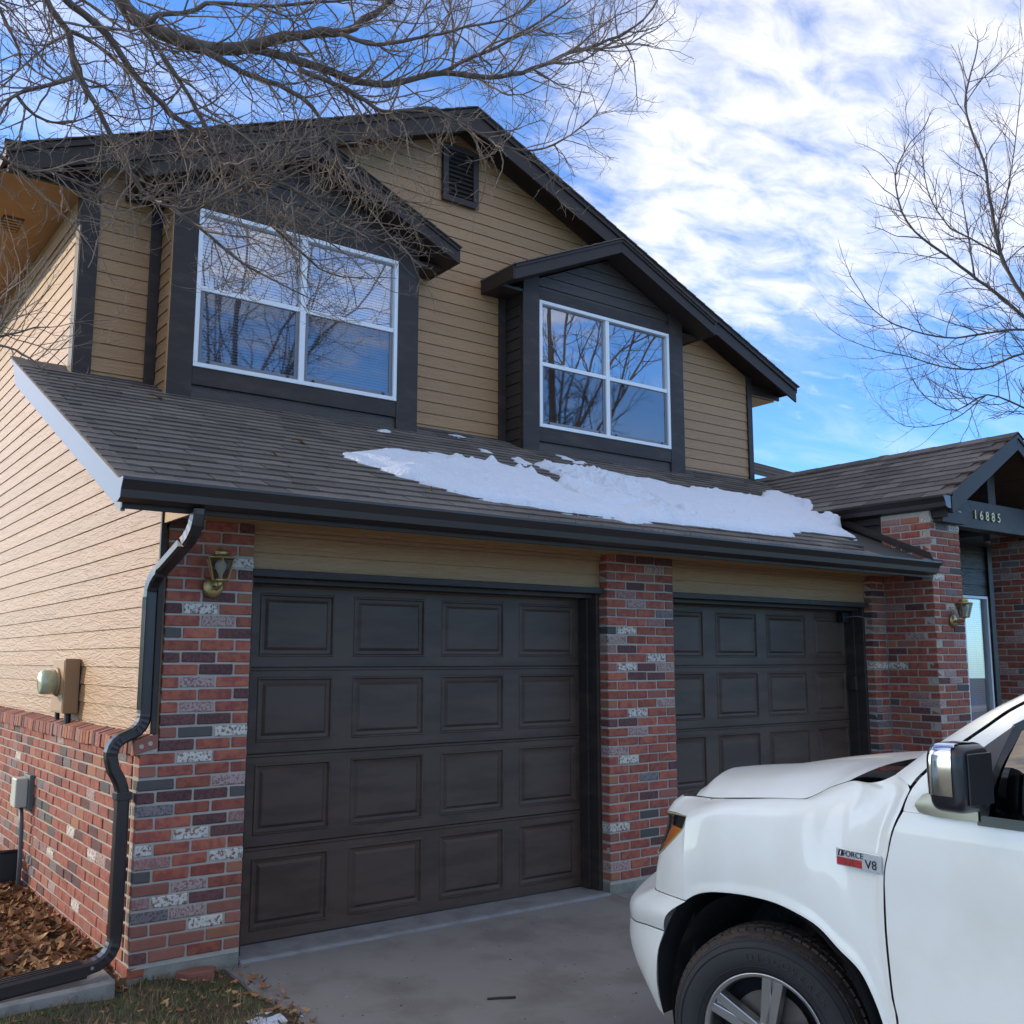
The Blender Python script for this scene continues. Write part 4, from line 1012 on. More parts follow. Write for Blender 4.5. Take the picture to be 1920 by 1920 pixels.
# ---- rear wing roof seen over the porch
rr = MB()
A, B_, C_, D_ = (9.5, 5.0, 4.72), (13.4, 5.0, 4.46), (13.1, 5.6, 4.72), (9.5, 6.4, 5.40)
rr.prism([A, (12.2, 5.0, 4.60), (12.75, 5.3, 4.80), D_], (0, .02, -.06))
rear = rr.build('rear_roof', SHV[3], H)
for k in range(9):
    t0 = k / 9
    p0 = Vector(A).lerp(Vector(D_), t0); p1 = Vector((12.2, 5.0, 4.60)).lerp(Vector((12.75, 5.3, 4.80)), t0)
    q = MB(); q.prism([tuple(p0 + Vector((0, -.004, .004))), tuple(p1 + Vector((0, -.004, .004))), tuple(p1 + Vector((0, .0, .018))), tuple(p0 + Vector((0, .0, .018)))], (0, .12, .03)); q.build('shingle_course', SHV[(k * 7) % 4], rear)

# ------------------------------------------------------------ snow on the roof
def inside(p, poly):
    x, y = p; c = False; n = len(poly)
    for i in range(n):
        a, b = poly[i], poly[i - 1]
        if (a[1] > y) != (b[1] > y) and x < (b[0] - a[0]) * (y - a[1]) / (b[1] - a[1]) + a[0]: c = not c
    return c
def edge_dist(p, poly):
    best = 9
    for i in range(len(poly)):
        ax, ay = poly[i - 1]; bx, by = poly[i]
        dx, dy = bx - ax, by - ay
        t = max(0, min(1, ((p[0] - ax) * dx + (p[1] - ay) * dy) / (dx * dx + dy * dy + 1e-12)))
        d = math.hypot(p[0] - ax - t * dx, p[1] - ay - t * dy)
        if d < best: best = d
    return best
def seg_dist(p, pts):
    best = 9
    for a, b in zip(pts, pts[1:]):
        dx, dy = b[0] - a[0], b[1] - a[1]
        t = max(0, min(1, ((p[0] - a[0]) * dx + (p[1] - a[1]) * dy) / (dx * dx + dy * dy)))
        best = min(best, math.hypot(p[0] - a[0] - t * dx, p[1] - a[1] - t * dy))
    return best
SNOW = [p for p in SNOW_OUTLINE if not (p[0] > 7.0)]
k7 = SNOW.index((6.956, .668)) if (6.956, .668) in SNOW else None
i0 = SNOW.index((6.73, 1.274))
SNOW = SNOW[:i0 + 1] + [(7.02, 1.50), (7.35, 1.72), (7.68, 1.79), (7.46, 1.40), (7.25, 1.02), (7.03, .83), (6.98, .84), (6.80, .55)] + SNOW[i0 + 1:]
CRACKS = [[(3.40, .65), (3.33, .30), (3.38, .05)], [(3.38, .05), (3.75, .12), (3.95, .20)], [(3.80, 1.0), (4.02, .52), (4.12, .10)], [(4.5, 1.1), (4.35, .5), (4.25, .02)], [(4.95, .30), (5.25, .12)], [(3.72, .95), (3.95, .35)]]
RIDGE = [(3.0, 1.02), (3.15, .95), (3.3, .88), (3.4, .75), (3.42, .68)]
LUMPS = [(3.0 + .11 * k + rnd.uniform(-.03, .03), 1.0 - .06 * k + rnd.uniform(-.03, .03), rnd.uniform(.035, .065)) for k in range(7)]
LUMPS += [(rnd.uniform(2.2, 6.4), rnd.uniform(-.1, 1.2), rnd.uniform(.012, .03)) for k in range(70)]
LUMPS += [(rnd.uniform(3.75, 4.35), rnd.uniform(.35, 1.3), rnd.uniform(.018, .055)) for k in range(60)]
LUMPS += [(rnd.uniform(3.85, 4.35), rnd.uniform(-.2, .15), rnd.uniform(.025, .06)) for k in range(16)]
LUMPS += [(rnd.uniform(2.6, 2.95), rnd.uniform(.98, 1.1), rnd.uniform(.015, .03)) for k in range(6)]
def snow_sheet(poly, step, hmax, soft, detail):
    xs0, xs1 = min(p[0] for p in poly), max(p[0] for p in poly); ys0, ys1 = min(p[1] for p in poly), max(p[1] for p in poly)
    nx, ny = int((xs1 - xs0) / step) + 3, int((ys1 - ys0) / step) + 3
    b = MB(); idx = {}; hgt = {}
    for i in range(nx):
        for j in range(ny):
            x, y = xs0 - step + i * step, ys0 - step + j * step
            d = edge_dist((x, y), poly); ins = inside((x, y), poly)
            sd = (d if ins else -d) + .020 * noise.noise((x * 9, y * 9, 4)) + .012 * noise.noise((x * 27, y * 27, 7))
            h = hmax * (1 - math.exp(-max(sd, 0) / soft)) if sd > 0 else -.02
            if sd > 0 and detail:
                h *= .85 + .5 * noise.noise((x * 2.2, y * 2.2, 2)) + .22 * noise.noise((x * 7, y * 7, 2)) + .10 * noise.noise((x * 19, y * 19, 6))
                for c in CRACKS:
                    q = seg_dist((x, y), c) + .012 * noise.noise((x * 14, y * 14, 1))
                    if q < .05: h -= (hmax * 1.0) * (1 - q / .05) ** .7
                for lx, ly, lr in LUMPS:
                    q = (x - lx) ** 2 + (y - ly) ** 2
                    if q < (2 * lr) ** 2: h += lr * 1.0 * math.exp(-q / (lr * lr * .8)) * (1 + .6 * noise.noise((x * 40, y * 40, 3)))
                h = max(h, -.004)
            hgt[i, j] = h
            z = max(roofz(y), porchz(x) if y > .3 else -9) + .008 + h
            idx[i, j] = len(b.v); b.v.append((x + .006 * noise.noise((x * 20, y * 20, 9)), y, z))
    for i in range(nx - 1):
        for j in range(ny - 1):
            if max(hgt[i, j], hgt[i + 1, j], hgt[i, j + 1], hgt[i + 1, j + 1]) > 0:
                b.face((idx[i, j], idx[i + 1, j], idx[i + 1, j + 1], idx[i, j + 1]))
    return b
b = snow_sheet(SNOW, .019, .055, .035, True)
tag(b.build('snow_patch', M['snow'], smooth=True, fix=False), 'long melting snow patch lying across the garage roof', 'snow', 'snow on the garage roof')
SBL = ['small snow scrap on shingles under the left bay corner', 'ragged snow strip above the crumbled middle of the patch', 'thin snow tongue at the upper left edge of the patch', 'narrow snow sliver right under the right window bay', 'faint snow film below the tan wall between the bays', 'tiny snow streak between the patch and the tan wall', 'small snow sliver just above the broken snow, below the right bay']
for k, s in enumerate(SNOW_BITS):
    o = snow_sheet(s, .014, .012, .03, False).build('snow_patch', M['snow'], smooth=True, fix=False)
    tag(o, SBL[k], 'snow', 'snow on the garage roof')

# ------------------------------------------------------------ wall lanterns
def lantern(loc, label, rz=0):
    x, y, z = loc
    t = thing('wall_lantern', label, 'lantern', loc, 'brass wall lanterns')
    b = MB(); b.lathe((x, y - .022, z), [(.020, -.006), (.045, 0), (.058, .008), (.062, .022)], 20, 'y'); b.build('back_plate', M['brass'], t, smooth=True)
    b = MB(); b.tube([(x, y - .02, z), (x, y - .06, z - .012), (x, y - .105, z - .004), (x, y - .115, z + .03)], [.014, .012, .012, .016], 8); b.build('arm', M['brass'], t, smooth=True)
    cy = y - .115; zb, zt = z + .035, z + .155
    b = MB(); b.lathe((x, cy, zb - .012), [(.018, 0), (.050, .006), (.052, .014)], 8); b.build('base_ring', M['brass'], t)
    b = MB()
    n = 6; rb_, rt_ = .046, .078
    P = [(math.cos(2 * math.pi * k / n + .3), math.sin(2 * math.pi * k / n + .3)) for k in range(n)]
    for k in range(n):
        a = P[k]
        b.tube([(x + a[0] * rb_, cy + a[1] * rb_, zb), (x + a[0] * rt_, cy + a[1] * rt_, zt)], .0045, 5)
        c = P[(k + 1) % n]
        b.tube([(x + a[0] * rt_, cy + a[1] * rt_, zt), (x + c[0] * rt_, cy + c[1] * rt_, zt)], .005, 5)
    b.build('cage', M['brass'], t)
    for k in range(n):
        a, c = P[k], P[(k + 1) % n]
        g_ = MB(); g_.add([(x + a[0] * rb_, cy + a[1] * rb_, zb), (x + c[0] * rb_, cy + c[1] * rb_, zb), (x + c[0] * rt_, cy + c[1] * rt_, zt), (x + a[0] * rt_, cy + a[1] * rt_, zt)], [(0, 1, 2, 3)]); g_.build('glass_pane', M['lampglass'], t, solid=.003)
    b = MB(); b.lathe((x, cy, zt), [(.083, 0), (.080, .006), (.042, .018), (.036, .028), (.044, .032), (.022, .044), (.010, .052), (.011, .058), (.003, .064)], 12); b.build('cap', M['brass'], t, smooth=True)
    b = MB(); b.lathe((x, cy, zb), [(.012, 0), (.013, .03), (.030, .065), (.032, .085), (.020, .108), (.004, .115)], 12); b.build('bulb', M['bulb'], t, smooth=True)
    return t
lantern((.362, -.004, 1.985), 'tarnished brass lantern on the left brick pillar under the gutter')
lantern((7.215, -.511, 1.935), 'brass lantern on the front of the porch column')

# ------------------------------------------------------------ meter and boxes on the side wall
M['metertan'] = mat('meter_paint', (.36, .215, .105), .5, .08, 6)
t = thing('electric_meter', 'tan electric meter box with round glass dial on the side wall', 'meter', (.02, 1.75, 1.22))
b = MB(); b.box(-.030, .068, 1.595, 1.925, 1.225, 1.585); b.build('box', M['metertan'], t, bevel=.006)
b = MB(); b.box(-.034, -.0305, 1.605, 1.915, 1.24, 1.575); b.build('cover', M['metertan'], t, bevel=.002)
b = MB(); b.lathe((-.052, 1.765, 1.43), [(.088, 0), (.096, .010), (.096, .018)], 24, 'x'); b.build('ring', M['metertan'], t, smooth=True)
b = MB(); b.lathe((-.150, 1.765, 1.43), [(.060, 0), (.078, .008), (.082, .03), (.084, .10)], 24, 'x'); b.build('dial', mat('meter_glass', (.50, .55, .36), .12, .2, 30, coat=.6), t, smooth=True)
b = MB(); b.tube([(.0, 1.86, 1.225), (.0, 1.86, 1.175)], .016, 8); b.build('conduit', M['black'], t)
b = MB(); b.tube([(.02, 1.66, 1.225), (.02, 1.66, 1.16)], .022, 8); b.build('conduit', M['black'], t)
t = thing('utility_box', 'small pale grey utility box with conduit low on the brick wall', 'utility box', (-.05, 2.5, .02))
M['palegrey'] = mat('pale_grey_plastic', (.50, .52, .44), .4, .06, 8)
b = MB(); b.box(-.115, -.03, 2.45, 2.60, .53, .735); b.build('cover', M['palegrey'], t, bevel=.010)
b = MB(); b.box(-.03, .005, 2.42, 2.63, .51, .755); b.build('back_box', mat('box_grey', (.13, .14, .12), .6, .2, 20), t, bevel=.004)
b = MB(); b.tube([(-.06, 2.5, .53), (-.055, 2.47, .40), (-.05, 2.47, .2), (-.05, 2.47, -.06)], .016, 8); b.build('conduit', mat('conduit_grey', (.11, .12, .13), .5), t, smooth=True)
t = thing('window_well', 'black window well edge at the foot of the side wall', 'window well', (-.2, 3.0, -.05))
b = MB(); n = 16
ring = [(-.02 - .55 * math.sin(math.pi * k / n), 3.35 - .70 * math.cos(math.pi * k / n)) for k in range(n + 1)]
b.grid([[(x, y, -.12), (x, y, .20)] for x, y in ring]); b.build('wall', M['black'], t, solid=.012)
b = MB(); b.tube([(x, y, .20) for x, y in ring], .014, 6); b.build('rim', M['black'], t, smooth=True)

# ------------------------------------------------------------ splash block, paver
t = MB()
L, Wd = .86, .30
prof = [(-.15, -.02), (-.15, .062), (-.125, .074), (-.100, .070), (-.078, .045), (-.05, .036), (.05, .036), (.078, .045), (.100, .070), (.125, .074), (.15, .062), (.15, -.02)]
P = []
for k in range(17):
    s = k / 16; x = -.085 - L * s
    row_ = []
    for (q, z) in prof:
        zz_ = z
        if abs(q) < .08 and s < .14: zz_ = lerp(.074, z, sstep(0, .14, s))
        row_.append((x, .05 + q + (.014 if False else 0), -.095 + zz_ - .03 * s))
    P.append(row_)
t.grid(P)
t.add([P[0][i] for i in range(len(prof))], [tuple(range(len(prof)))]); t.add([P[-1][i] for i in range(len(prof))], [tuple(range(len(prof)))])
sp_ = t.build('splash_block', mat('pale_concrete', (.25, .235, .21), .88, .15, 9, .6, 110, .004, c2=(.17, .155, .135), c2s=6), bevel=.004)
tag(sp_, 'grey concrete splash block under the downspout outlet', 'splash block')
t = MB(); gz_ = ground_z(.34, -.05)
t.prism([(.245, -.02, gz_ - .02), (.29, -.10, gz_ - .02), (.42, -.115, gz_ - .02), (.455, -.04, gz_ - .02), (.37, .0, gz_ - .02)], (0, .004, .065))
tag(t.build('loose_stone', BR['U'], bevel=.008), 'broken reddish stone lying in the grass before the pillar', 'stone')
t = MB(); t.tube([(1.42, -1.22, drive_z(-1.2) + .006), (1.47, -1.25, drive_z(-1.2) + .009), (1.55, -1.285, drive_z(-1.2) + .006)], .006, 5)
tag(t.build('twig', mat('twig_brown', (.05, .035, .025), .9), smooth=True), 'short dark twig lying on the driveway concrete', 'twig')

# ------------------------------------------------------------ leaves, grass, ground snow
lf = MB(); LM = [mat('leaf_%d' % k, c, .85, .25, 40) for k, c in enumerate(((.34, .16, .06), (.24, .11, .045), (.42, .25, .11), (.15, .075, .038)))]
def leaf(x, y, z, s):
    a = rnd.uniform(0, 6.28); ti = rnd.uniform(-.7, .7); tj = rnd.uniform(-.6, .6); cu = rnd.uniform(.1, .6) * s
    m = Matrix.Translation((x, y, z)) @ Matrix.Rotation(a, 4, 'Z') @ Matrix.Rotation(ti, 4, 'X') @ Matrix.Rotation(tj, 4, 'Y')
    v = [(-s, 0, cu), (-.45 * s, .38 * s, 0), (.35 * s, .34 * s, cu * .3), (s * 1.1, 0, cu), (.35 * s, -.34 * s, cu * .5), (-.45 * s, -.38 * s, .1 * cu), (0, 0, -cu * .4)]
    lf.add([tuple(m @ Vector(p)) for p in v], [(0, 1, 6), (1, 2, 6), (2, 3, 6), (3, 4, 6), (4, 5, 6), (5, 0, 6)], rnd.choice((0, 0, 1, 1, 2, 3)))
for k in range(5200):
    y = rnd.uniform(-.1, 4.3); x = -.004 - abs(rnd.gauss(0, .65))
    if rnd.random() < .30: x = rnd.uniform(-2.0, .0); y = rnd.uniform(.1, 4)
    if y < .25 and rnd.random() < .75: continue
    if -.95 < x < -.06 and -.12 < y < .22: continue
    leaf(x, y, ground_z(x, y) + rnd.uniform(.004, .045) * (1 if y > .3 else .4), rnd.choice((.012, .018, .024, .030, .040, .050)) * rnd.uniform(.8, 1.2))
for k in range(2200):
    x, y = rnd.uniform(-1.7, .62), rnd.uniform(-2.1, .08)
    d = abs(x - .50)
    if rnd.random() > .28 + .7 * math.exp(-d * 6): continue
    if -.95 < x < -.06 and y > -.12: continue
    leaf(x, y, max(ground_z(x, y), drive_z(y) if x > .53 else -9) + rnd.uniform(.004, .022), rnd.uniform(.010, .028))
tag(lf.build('leaf_litter', LM, fix=False), 'brown fallen leaves heaped along the foot of the side wall', 'leaves', kind='stuff')
gr = MB(); GM = [mat('grass_%d' % k, c, .8, .2, 20) for k, c in enumerate(((.060, .085, .024), (.15, .125, .050), (.045, .065, .022), (.24, .17, .075)))]
for k in range(17000):
    x, y = rnd.uniform(-1.9, .58), rnd.uniform(-2.1, .12)
    if -.95 < x < -.06 and y > -.13: continue
    nzv = noise.noise((x * 2.3, y * 2.3, 5))
    green = nzv + (.22 if x < -.1 else -.25)
    if x > .40 and rnd.random() < .6 + .9 * (x - .40): continue
    h = rnd.uniform(.02, .055); a = rnd.uniform(0, 6.28); le = rnd.uniform(.2, 1.6) * h; wd = rnd.uniform(.0012, .0024)
    z = ground_z(x, y) - .004
    dx, dy = math.cos(a), math.sin(a)
    m = rnd.choice((0, 2, 0, 1)) if green > rnd.uniform(-.3, .3) else rnd.choice((1, 3, 1, 3, 0))
    o = len(gr.v)
    gr.v += [(x - dy * wd, y + dx * wd, z), (x + dy * wd, y - dx * wd, z), (x + dx * le * .5 + dy * wd * .7, y + dy * le * .5 - dx * wd * .7, z + h * .7), (x + dx * le * .5 - dy * wd * .7, y + dy * le * .5 + dx * wd * .7, z + h * .7), (x + dx * le, y + dy * le, z + h * .9)]
    gr.face((o, o + 1, o + 2, o + 3), m); gr.face((o + 3, o + 2, o + 4), m)
tag(gr.build('grass', GM, fix=False), 'short half-dead lawn grass in front of the left pillar', 'grass', kind='stuff')
gs = MB(); st = .02
gsn = {}
for i in range(58):
    for j in range(30):
        x, y = -.15 + i * st * .9, -1.15 + j * st
        n_ = noise.noise((x * 5, y * 5, 11)) + .6 * noise.noise((x * 15, y * 15, 3)) + .35 * noise.noise((x * 40, y * 40, 8)) - 1.15 * math.hypot((x - .36) / .34, (y + .86) / .20) + .42
        gsn[i, j] = n_; 
        gs.v.append((x, y, ground_z(x, y) + .004 + .012 * max(min(n_, .7), -.6)))
for i in range(57):
    for j in range(29):
        if min(gsn[i, j], gsn[i + 1, j], gsn[i, j + 1], gsn[i + 1, j + 1]) > -.12:
            a = i * 30 + j; gs.face((a, a + 30, a + 31, a + 1))
tag(gs.build('ground_snow', M['snow'], smooth=True, fix=False), 'thin crust of old snow in the grass by the driveway', 'snow', kind='stuff')
# unseen snow added nearer the street to bounce sunlight onto the truck
ls = MB(); lsn = {}; nx_, ny_ = 70, 60
for i in range(nx_):
    for j in range(ny_):
        x, y = -14 + i * .2, -13.8 + j * .19
        q = .9 * noise.noise((x * .5, y * .5, 21)) + .5 * noise.noise((x * 1.7, y * 1.7, 4)) + .25 - 1.6 * sstep(-3.4, -2.4, y) - 1.5 * sstep(-.4, .1, x)
        lsn[i, j] = q; ls.v.append((x, y, ground_z(x, y) + .012 + .03 * max(min(q, .5), -.6)))
for i in range(nx_ - 1):
    for j in range(ny_ - 1):
        if min(lsn[i, j], lsn[i + 1, j], lsn[i, j + 1], lsn[i + 1, j + 1]) > -.1:
            a = i * ny_ + j; ls.face((a, a + ny_, a + ny_ + 1, a + 1))
tag(ls.build('bounce_snow', M['snow'], smooth=True, fix=False), 'unseen thin snow added on the lawn to bounce light at the truck', 'snow', kind='stuff')
# chips and specks on the driveway
sp2 = MB()
for k in range(420):
    x, y = rnd.uniform(.6, 3.3), rnd.uniform(-3.2, -.05); s = rnd.uniform(.002, .007) * (1.6 if rnd.random() < .1 else 1); z = drive_z(y)
    sp2.add([(x - s, y, z + .001), (x, y - s * .6, z + .001), (x + s * 1.2, y, z + .001), (x, y + s * .7, z + .001), (x, y, z + s * .5)], [(0, 1, 4), (1, 2, 4), (2, 3, 4), (3, 0, 4)], 0 if rnd.random() < .8 else 1)
tag(sp2.build('driveway_debris', [mat('debris_dark', (.04, .03, .025), .9), mat('debris_pale', (.4, .38, .35), .9)], fix=False), 'specks of dirt and grit on the driveway', 'debris', kind='stuff')

# ------------------------------------------------------------ trees
M['bark'] = mat('bark', (.115, .088, .070), .9, .3, 30, .8, 60, .006, st=(1, 1, .35), c2=(.17, .14, .115), c2s=26, c2t=(.5, .65))
M['twig'] = mat('twig_bark', (.21, .158, .120), .8, .35, 6)
M['farbark'] = mat('far_bark', (.10, .082, .075), .9, .25, 6)
def grow(tw, base, direc, length, r0, level, maxlevel, rng, seglen, upk, branch_k, mi):
    """a curved twig with its own side twigs"""
    n = max(3, int(length / seglen)); p = Vector(base); d = Vector(direc).normalized(); path = [p.copy()]; rad = [r0]
    wob = Vector((rng.uniform(-1, 1), rng.uniform(-1, 1), rng.uniform(-1, 1)))
    for i in range(n):
        d = (d + wob * .10 + Vector((0, 0, upk)) + Vector((rng.uniform(-1, 1), rng.uniform(-1, 1), rng.uniform(-1, 1))) * .24).normalized()
        p = p + d * (length / n); path.append(p.copy()); rad.append(r0 * (1 - .62 * (i + 1) / n) * (1.28 if i % 3 == 1 else 1))
    tw.tube(path, rad, 3 if r0 < .006 else 4, cap=False, m=mi if level > 0 else 0)
    if level < maxlevel:
        k = max(2, int(length * branch_k[level]))
        for q in range(k):
            t = rng.uniform(.18, .98); i = min(int(t * n), n - 1)
            bp = path[i].lerp(path[i + 1], t * n - i); dd = (path[i + 1] - path[i]).normalized()
            s = dd.orthogonal().normalized(); s.rotate(Matrix.Rotation(rng.uniform(0, 6.283), 3, dd))
            an = rng.uniform(.5, 1.15)
            nd = dd * math.cos(an) + s * math.sin(an)
            grow(tw, bp, nd, length * rng.uniform(.28, .62) * (1 - .35 * t), max(rad[i] * .62, .0012), level + 1, maxlevel, rng, seglen * .8, upk * 1.3, branch_k, mi)
def tree(name, limbs, label, cat, loc, trunk, mats, rng, step, kid_len, kid_r, upk, branch_k, maxl, seg, group=None, hang=0):
    t = thing(name, label, cat, loc, group)
    lm = MB(); tw = MB()
    if trunk: lm.tube(crv(trunk[0], 14), [lerp(trunk[1], trunk[2], k / 13) * (1 + .1 * math.sin(k * 2.1)) for k in range(14)], 12)
    for r, pts in limbs:
        L = sum((Vector(b) - Vector(a)).length for a, b in zip(pts, pts[1:]))
        n = max(6, int(L / step) + 2)
        P = crv(pts, n)
        rr = [r * (1 - .72 * i / (n - 1)) * (1 + .08 * math.sin(i * 1.7)) for i in range(n)]
        P = [p + Vector((rng.uniform(-1, 1), rng.uniform(-1, 1), rng.uniform(-1, 1))) * r * .22 for p in P]
        lm.tube(P, rr, 8 if r > .02 else 6)
        for i in range(1, n - 1):
            for q in range(2 if rng.random() < .55 else 1):
                dd = (P[i + 1] - P[i]).normalized()
                s = dd.orthogonal().normalized(); s.rotate(Matrix.Rotation(rng.uniform(0, 6.283), 3, dd))
                an = rng.uniform(.45, 1.15)
                nd = dd * math.cos(an) + s * math.sin(an) + Vector((0, 0, hang))
                grow(tw, P[i], nd, kid_len * rng.uniform(.45, 1.25), min(kid_r * rng.uniform(.7, 1.3), rr[i] * .6), 0, maxl, rng, seg, upk, branch_k, 0)
        grow(tw, P[-1], P[-1] - P[-2], kid_len * .9, rr[-1], 0, maxl, rng, seg, upk, branch_k, 0)
    lm.build('trunk', mats[0], t, smooth=True, fix=False)
    tw.build('crown', mats[1], t, smooth=True, fix=False)
    return t
rng = random.Random(21)
NT = [(-2.55, -.15, -.2), (-2.50, -.2, 1.2), (-2.40, -.28, 2.6), (-2.2, -.4, 3.7), (-1.9, -.5, 4.5), (-1.4, -.62, 5.1), (-.95, -.70, 5.15), (-.55, -.75, 4.99)]
near_extra = [(.06, [(-2.2, -.4, 3.7), (-1.9, -.55, 4.3), (-1.3, -.75, 4.75), (-.92, -.81, 4.79)]), (.07, [(-2.4, -.28, 2.9), (-2.9, -.6, 4.2), (-3.1, -.9, 5.6), (-3.0, -1.0, 7)]), (.06, [(-1.9, -.5, 4.5), (-1.7, -.3, 5.6), (-1.4, 0, 6.8)]),
              (.05, [(-2.2, -.4, 3.8), (-1.6, -.6, 4.4), (-1.11, -.77, 4.65)]), (.035, [(-1.3, -.7, 4.75), (-1.0, -.76, 4.85), (-.82, -.76, 4.80)]),
              (.03, [(-1.9, -.55, 4.3), (-1.4, -.6, 4.1), (-1.07, -.67, 3.94), (-.92, -.64, 3.87)]), (.025, [(-2.42, -.28, 2.5), (-1.8, -.4, 2.8), (-1.3, -.5, 3.0), (-.99, -.56, 3.02)])]
tree('bare_tree', near_extra + LIMBS_NEAR, 'leafless tree reaching over the left window bay from the left', 'tree', (-2.55, -.15, -.2), (NT, .20, .052), (M['bark'], M['twig']), rng, .066, .50, .0052, .05, (13, 17, 12), 2, .045)
rng = random.Random(5)
FT = [(16.6, 1.7, -.2), (16.5, 1.7, 2.5), (16.2, 1.8, 4.8), (15.78, 1.96, 6.38)]
far_extra = [(.10, [(16.3, 1.8, 4.0), (16.0, 1.9, 5.0), (15.72, 2.18, 5.48)]), (.10, [(16.2, 1.8, 4.8), (15.9, 1.9, 5.8), (15.55, 2.1, 6.56)]), (.12, [(16.2, 1.8, 4.8), (16.9, 1.5, 7), (17.4, 1.4, 9.5)])]
tree('bare_tree', far_extra + LIMBS_FAR, 'leafless tree standing behind the porch roof', 'tree', (16.6, 1.7, -.2), (FT, .16, .075), (M['farbark'], M['farbark']), rng, .20, 1.05, .0085, .07, (5, 8, 5), 2, .14)
# trees across the street, seen mirrored in the panes
rng = random.Random(9)
def street_tree(x, y, h, label):
    limbs = []
    for k in range(12):
        a = k * 2.4 + rng.uniform(-.3, .3); z0 = h * rng.uniform(.22, .5); sp = h * rng.uniform(.16, .34)
        p = [(x, y, z0)]
        for q in range(1, 5): p.append((x + math.cos(a) * sp * q / 4 + rng.uniform(-.15, .15), y + math.sin(a) * sp * q / 4 + rng.uniform(-.15, .15), z0 + (h - z0) * (q / 4) ** .9 * rng.uniform(.8, 1.05)))
        limbs.append((.055, p))
    tree('street_tree', limbs, label, 'tree', (x, y, -.4), ([(x, y, -.5), (x + .05, y, h * .3), (x, y + .05, h * .6), (x, y, h * .85)], .22, .05), (M['farbark'], M['farbark']), rng, .55, 1.7, .014, .06, (2.8, 4, 3), 2, .25, 'trees across the street')
street_tree(16.4, -12.6, 14.5, 'bare tree mirrored in the left panes of the right window')
street_tree(6.9, -12.9, 12, 'bare tree mirrored in the blind-covered left window')

# ------------------------------------------------------------ pickup truck
XC = 2.307                                  # its middle plane
TR = thing('pickup_truck', 'white pickup truck parked nose to the left garage door', 'truck', (XC, -4.9, -.16))
M['paint'] = mat('white_paint', (.82, .81, .73), .30, .03, 1.3, coat=.5, c2=(.74, .72, .62), c2s=2.5, c2t=(.48, .8))
M['chrome'] = mat('chrome', (.72, .73, .75), .10, .05, 6, metal=1)
M['trimblk'] = mat('black_trim', (.014, .014, .016), .32, .15, 12, coat=.2)
M['matteblk'] = mat('matte_black', (.016, .015, .015), .8, .3, 14, .5, 60, .004)
M['grime'] = mat('well_liner', (.020, .018, .017), .85, .4, 9, .8, 40, .012, c2=(.05, .042, .035), c2s=7, c2t=(.52, .7))
M['glassdk'] = glass('truck_glass', (.10, .11, .12), 2.0)
M['rubber'] = mat('tyre_rubber', (.022, .021, .021), .75, .2, 20, .3, 90, .002)
M['tread'] = mat('dusty_tread', (.070, .048, .034), .9, .3, 20, .8, 90, .004, c2=(.03, .025, .022), c2s=14)
M['alloy'] = mat('alloy_wheel', (.55, .53, .50), .30, .12, 12, .1, 60, .001, metal=.9, c2=(.30, .27, .24), c2s=9, c2t=(.55, .75))
M['lens'] = glass('lamp_lens', (.90, .90, .86), 1.45)
M['amber'] = mat('amber_reflector', (.75, .21, .03), .25, .15, 20, coat=.5)
M['sailgrey'] = mat('sail_plastic', (.055, .055, .056), .55, .1, 8)
M['silverplate'] = mat('mirror_base_plate', (.40, .38, .30), .28, .1, 6, metal=.6)
def mir(G): return [[Vector((2 * XC - p.x, p.y, p.z)) for p in r] for r in G]
def skin(name, patches, mt, parent=None, both=True, solid=.012, flip=False):
    out = []
    for s in ((0, 1) if both else (0,)):
        b = MB()
        for G in patches: b.grid(mir(G) if s else G)
        me = b.mesh(name, mt, True, True)
        bm = bmesh.new(); bm.from_mesh(me); bmesh.ops.remove_doubles(bm, verts=bm.verts, dist=.0006); bmesh.ops.recalc_face_normals(bm, faces=bm.faces)
        cx = sum((v.co.x for v in bm.verts)) / len(bm.verts)
        bm.to_mesh(me); bm.free()
        o = link(bpy.data.objects.new(name, me), parent or TR)
        out.append(o)
    return out
def shape_x(G, k=2.6):
    """keep the panel upright low down and roll it inward only near its top edge"""
    for i, r in enumerate(G):
        xb, xt = r[0].x, r[-1].x; n = len(r) - 1; w = .9 * sstep(0, .38, i / (len(G) - 1)) * (1 - sstep(.92, 1, i / (len(G) - 1)))
        for j, p in enumerate(r):
            if 0 < j < n: p.x = lerp(p.x, xb + (xt - xb) * (j / n) ** k, w)
    return G
# fender
lampR = (1.337, -2.701, .966)
archpts = T_arch + [(1.303, -3.530, .34), (1.306, -3.545, .22)]
f_left = [(1.306, -2.713, .652), (1.303, -2.709, .76), (1.318, -2.703, .88), lampR, (1.375, -2.725, 1.005), (1.435, -2.752, 1.030)]
f_top = T_hoodgap[1:] + T_cowl_low[1:]
f_right = [(1.306, -3.614, .22)] + [(x, y + .004, z) for x, y, z in T_doorgap[::-1]] + [(1.345, -3.662, 1.192), (1.373, -3.612, 1.203)]
F1 = shape_x(coons(f_top, archpts, f_left, f_right, 60, 30), 2.8)
for i, r in enumerate(F1):                       # a rolled lip round the wheel arch
    k_ = sstep(0, .08, i / 59)
    r[0].x -= .006 * k_; r[1].x -= .006 * k_
F2 = coons([(1.50, -2.40, .765), (1.404, -2.474, .775), (1.352, -2.608, .858), (1.337, -2.677, .911), (1.337, -2.693, .940), lampR], [(1.53, -2.372, .640), (1.404, -2.450, .643), (1.383, -2.484, .640), (1.332, -2.608, .649), (1.306, -2.713, .652)],
           [(1.53, -2.372, .640), (1.515, -2.38, .70), (1.50, -2.40, .765)], f_left[:4], 26, 14)
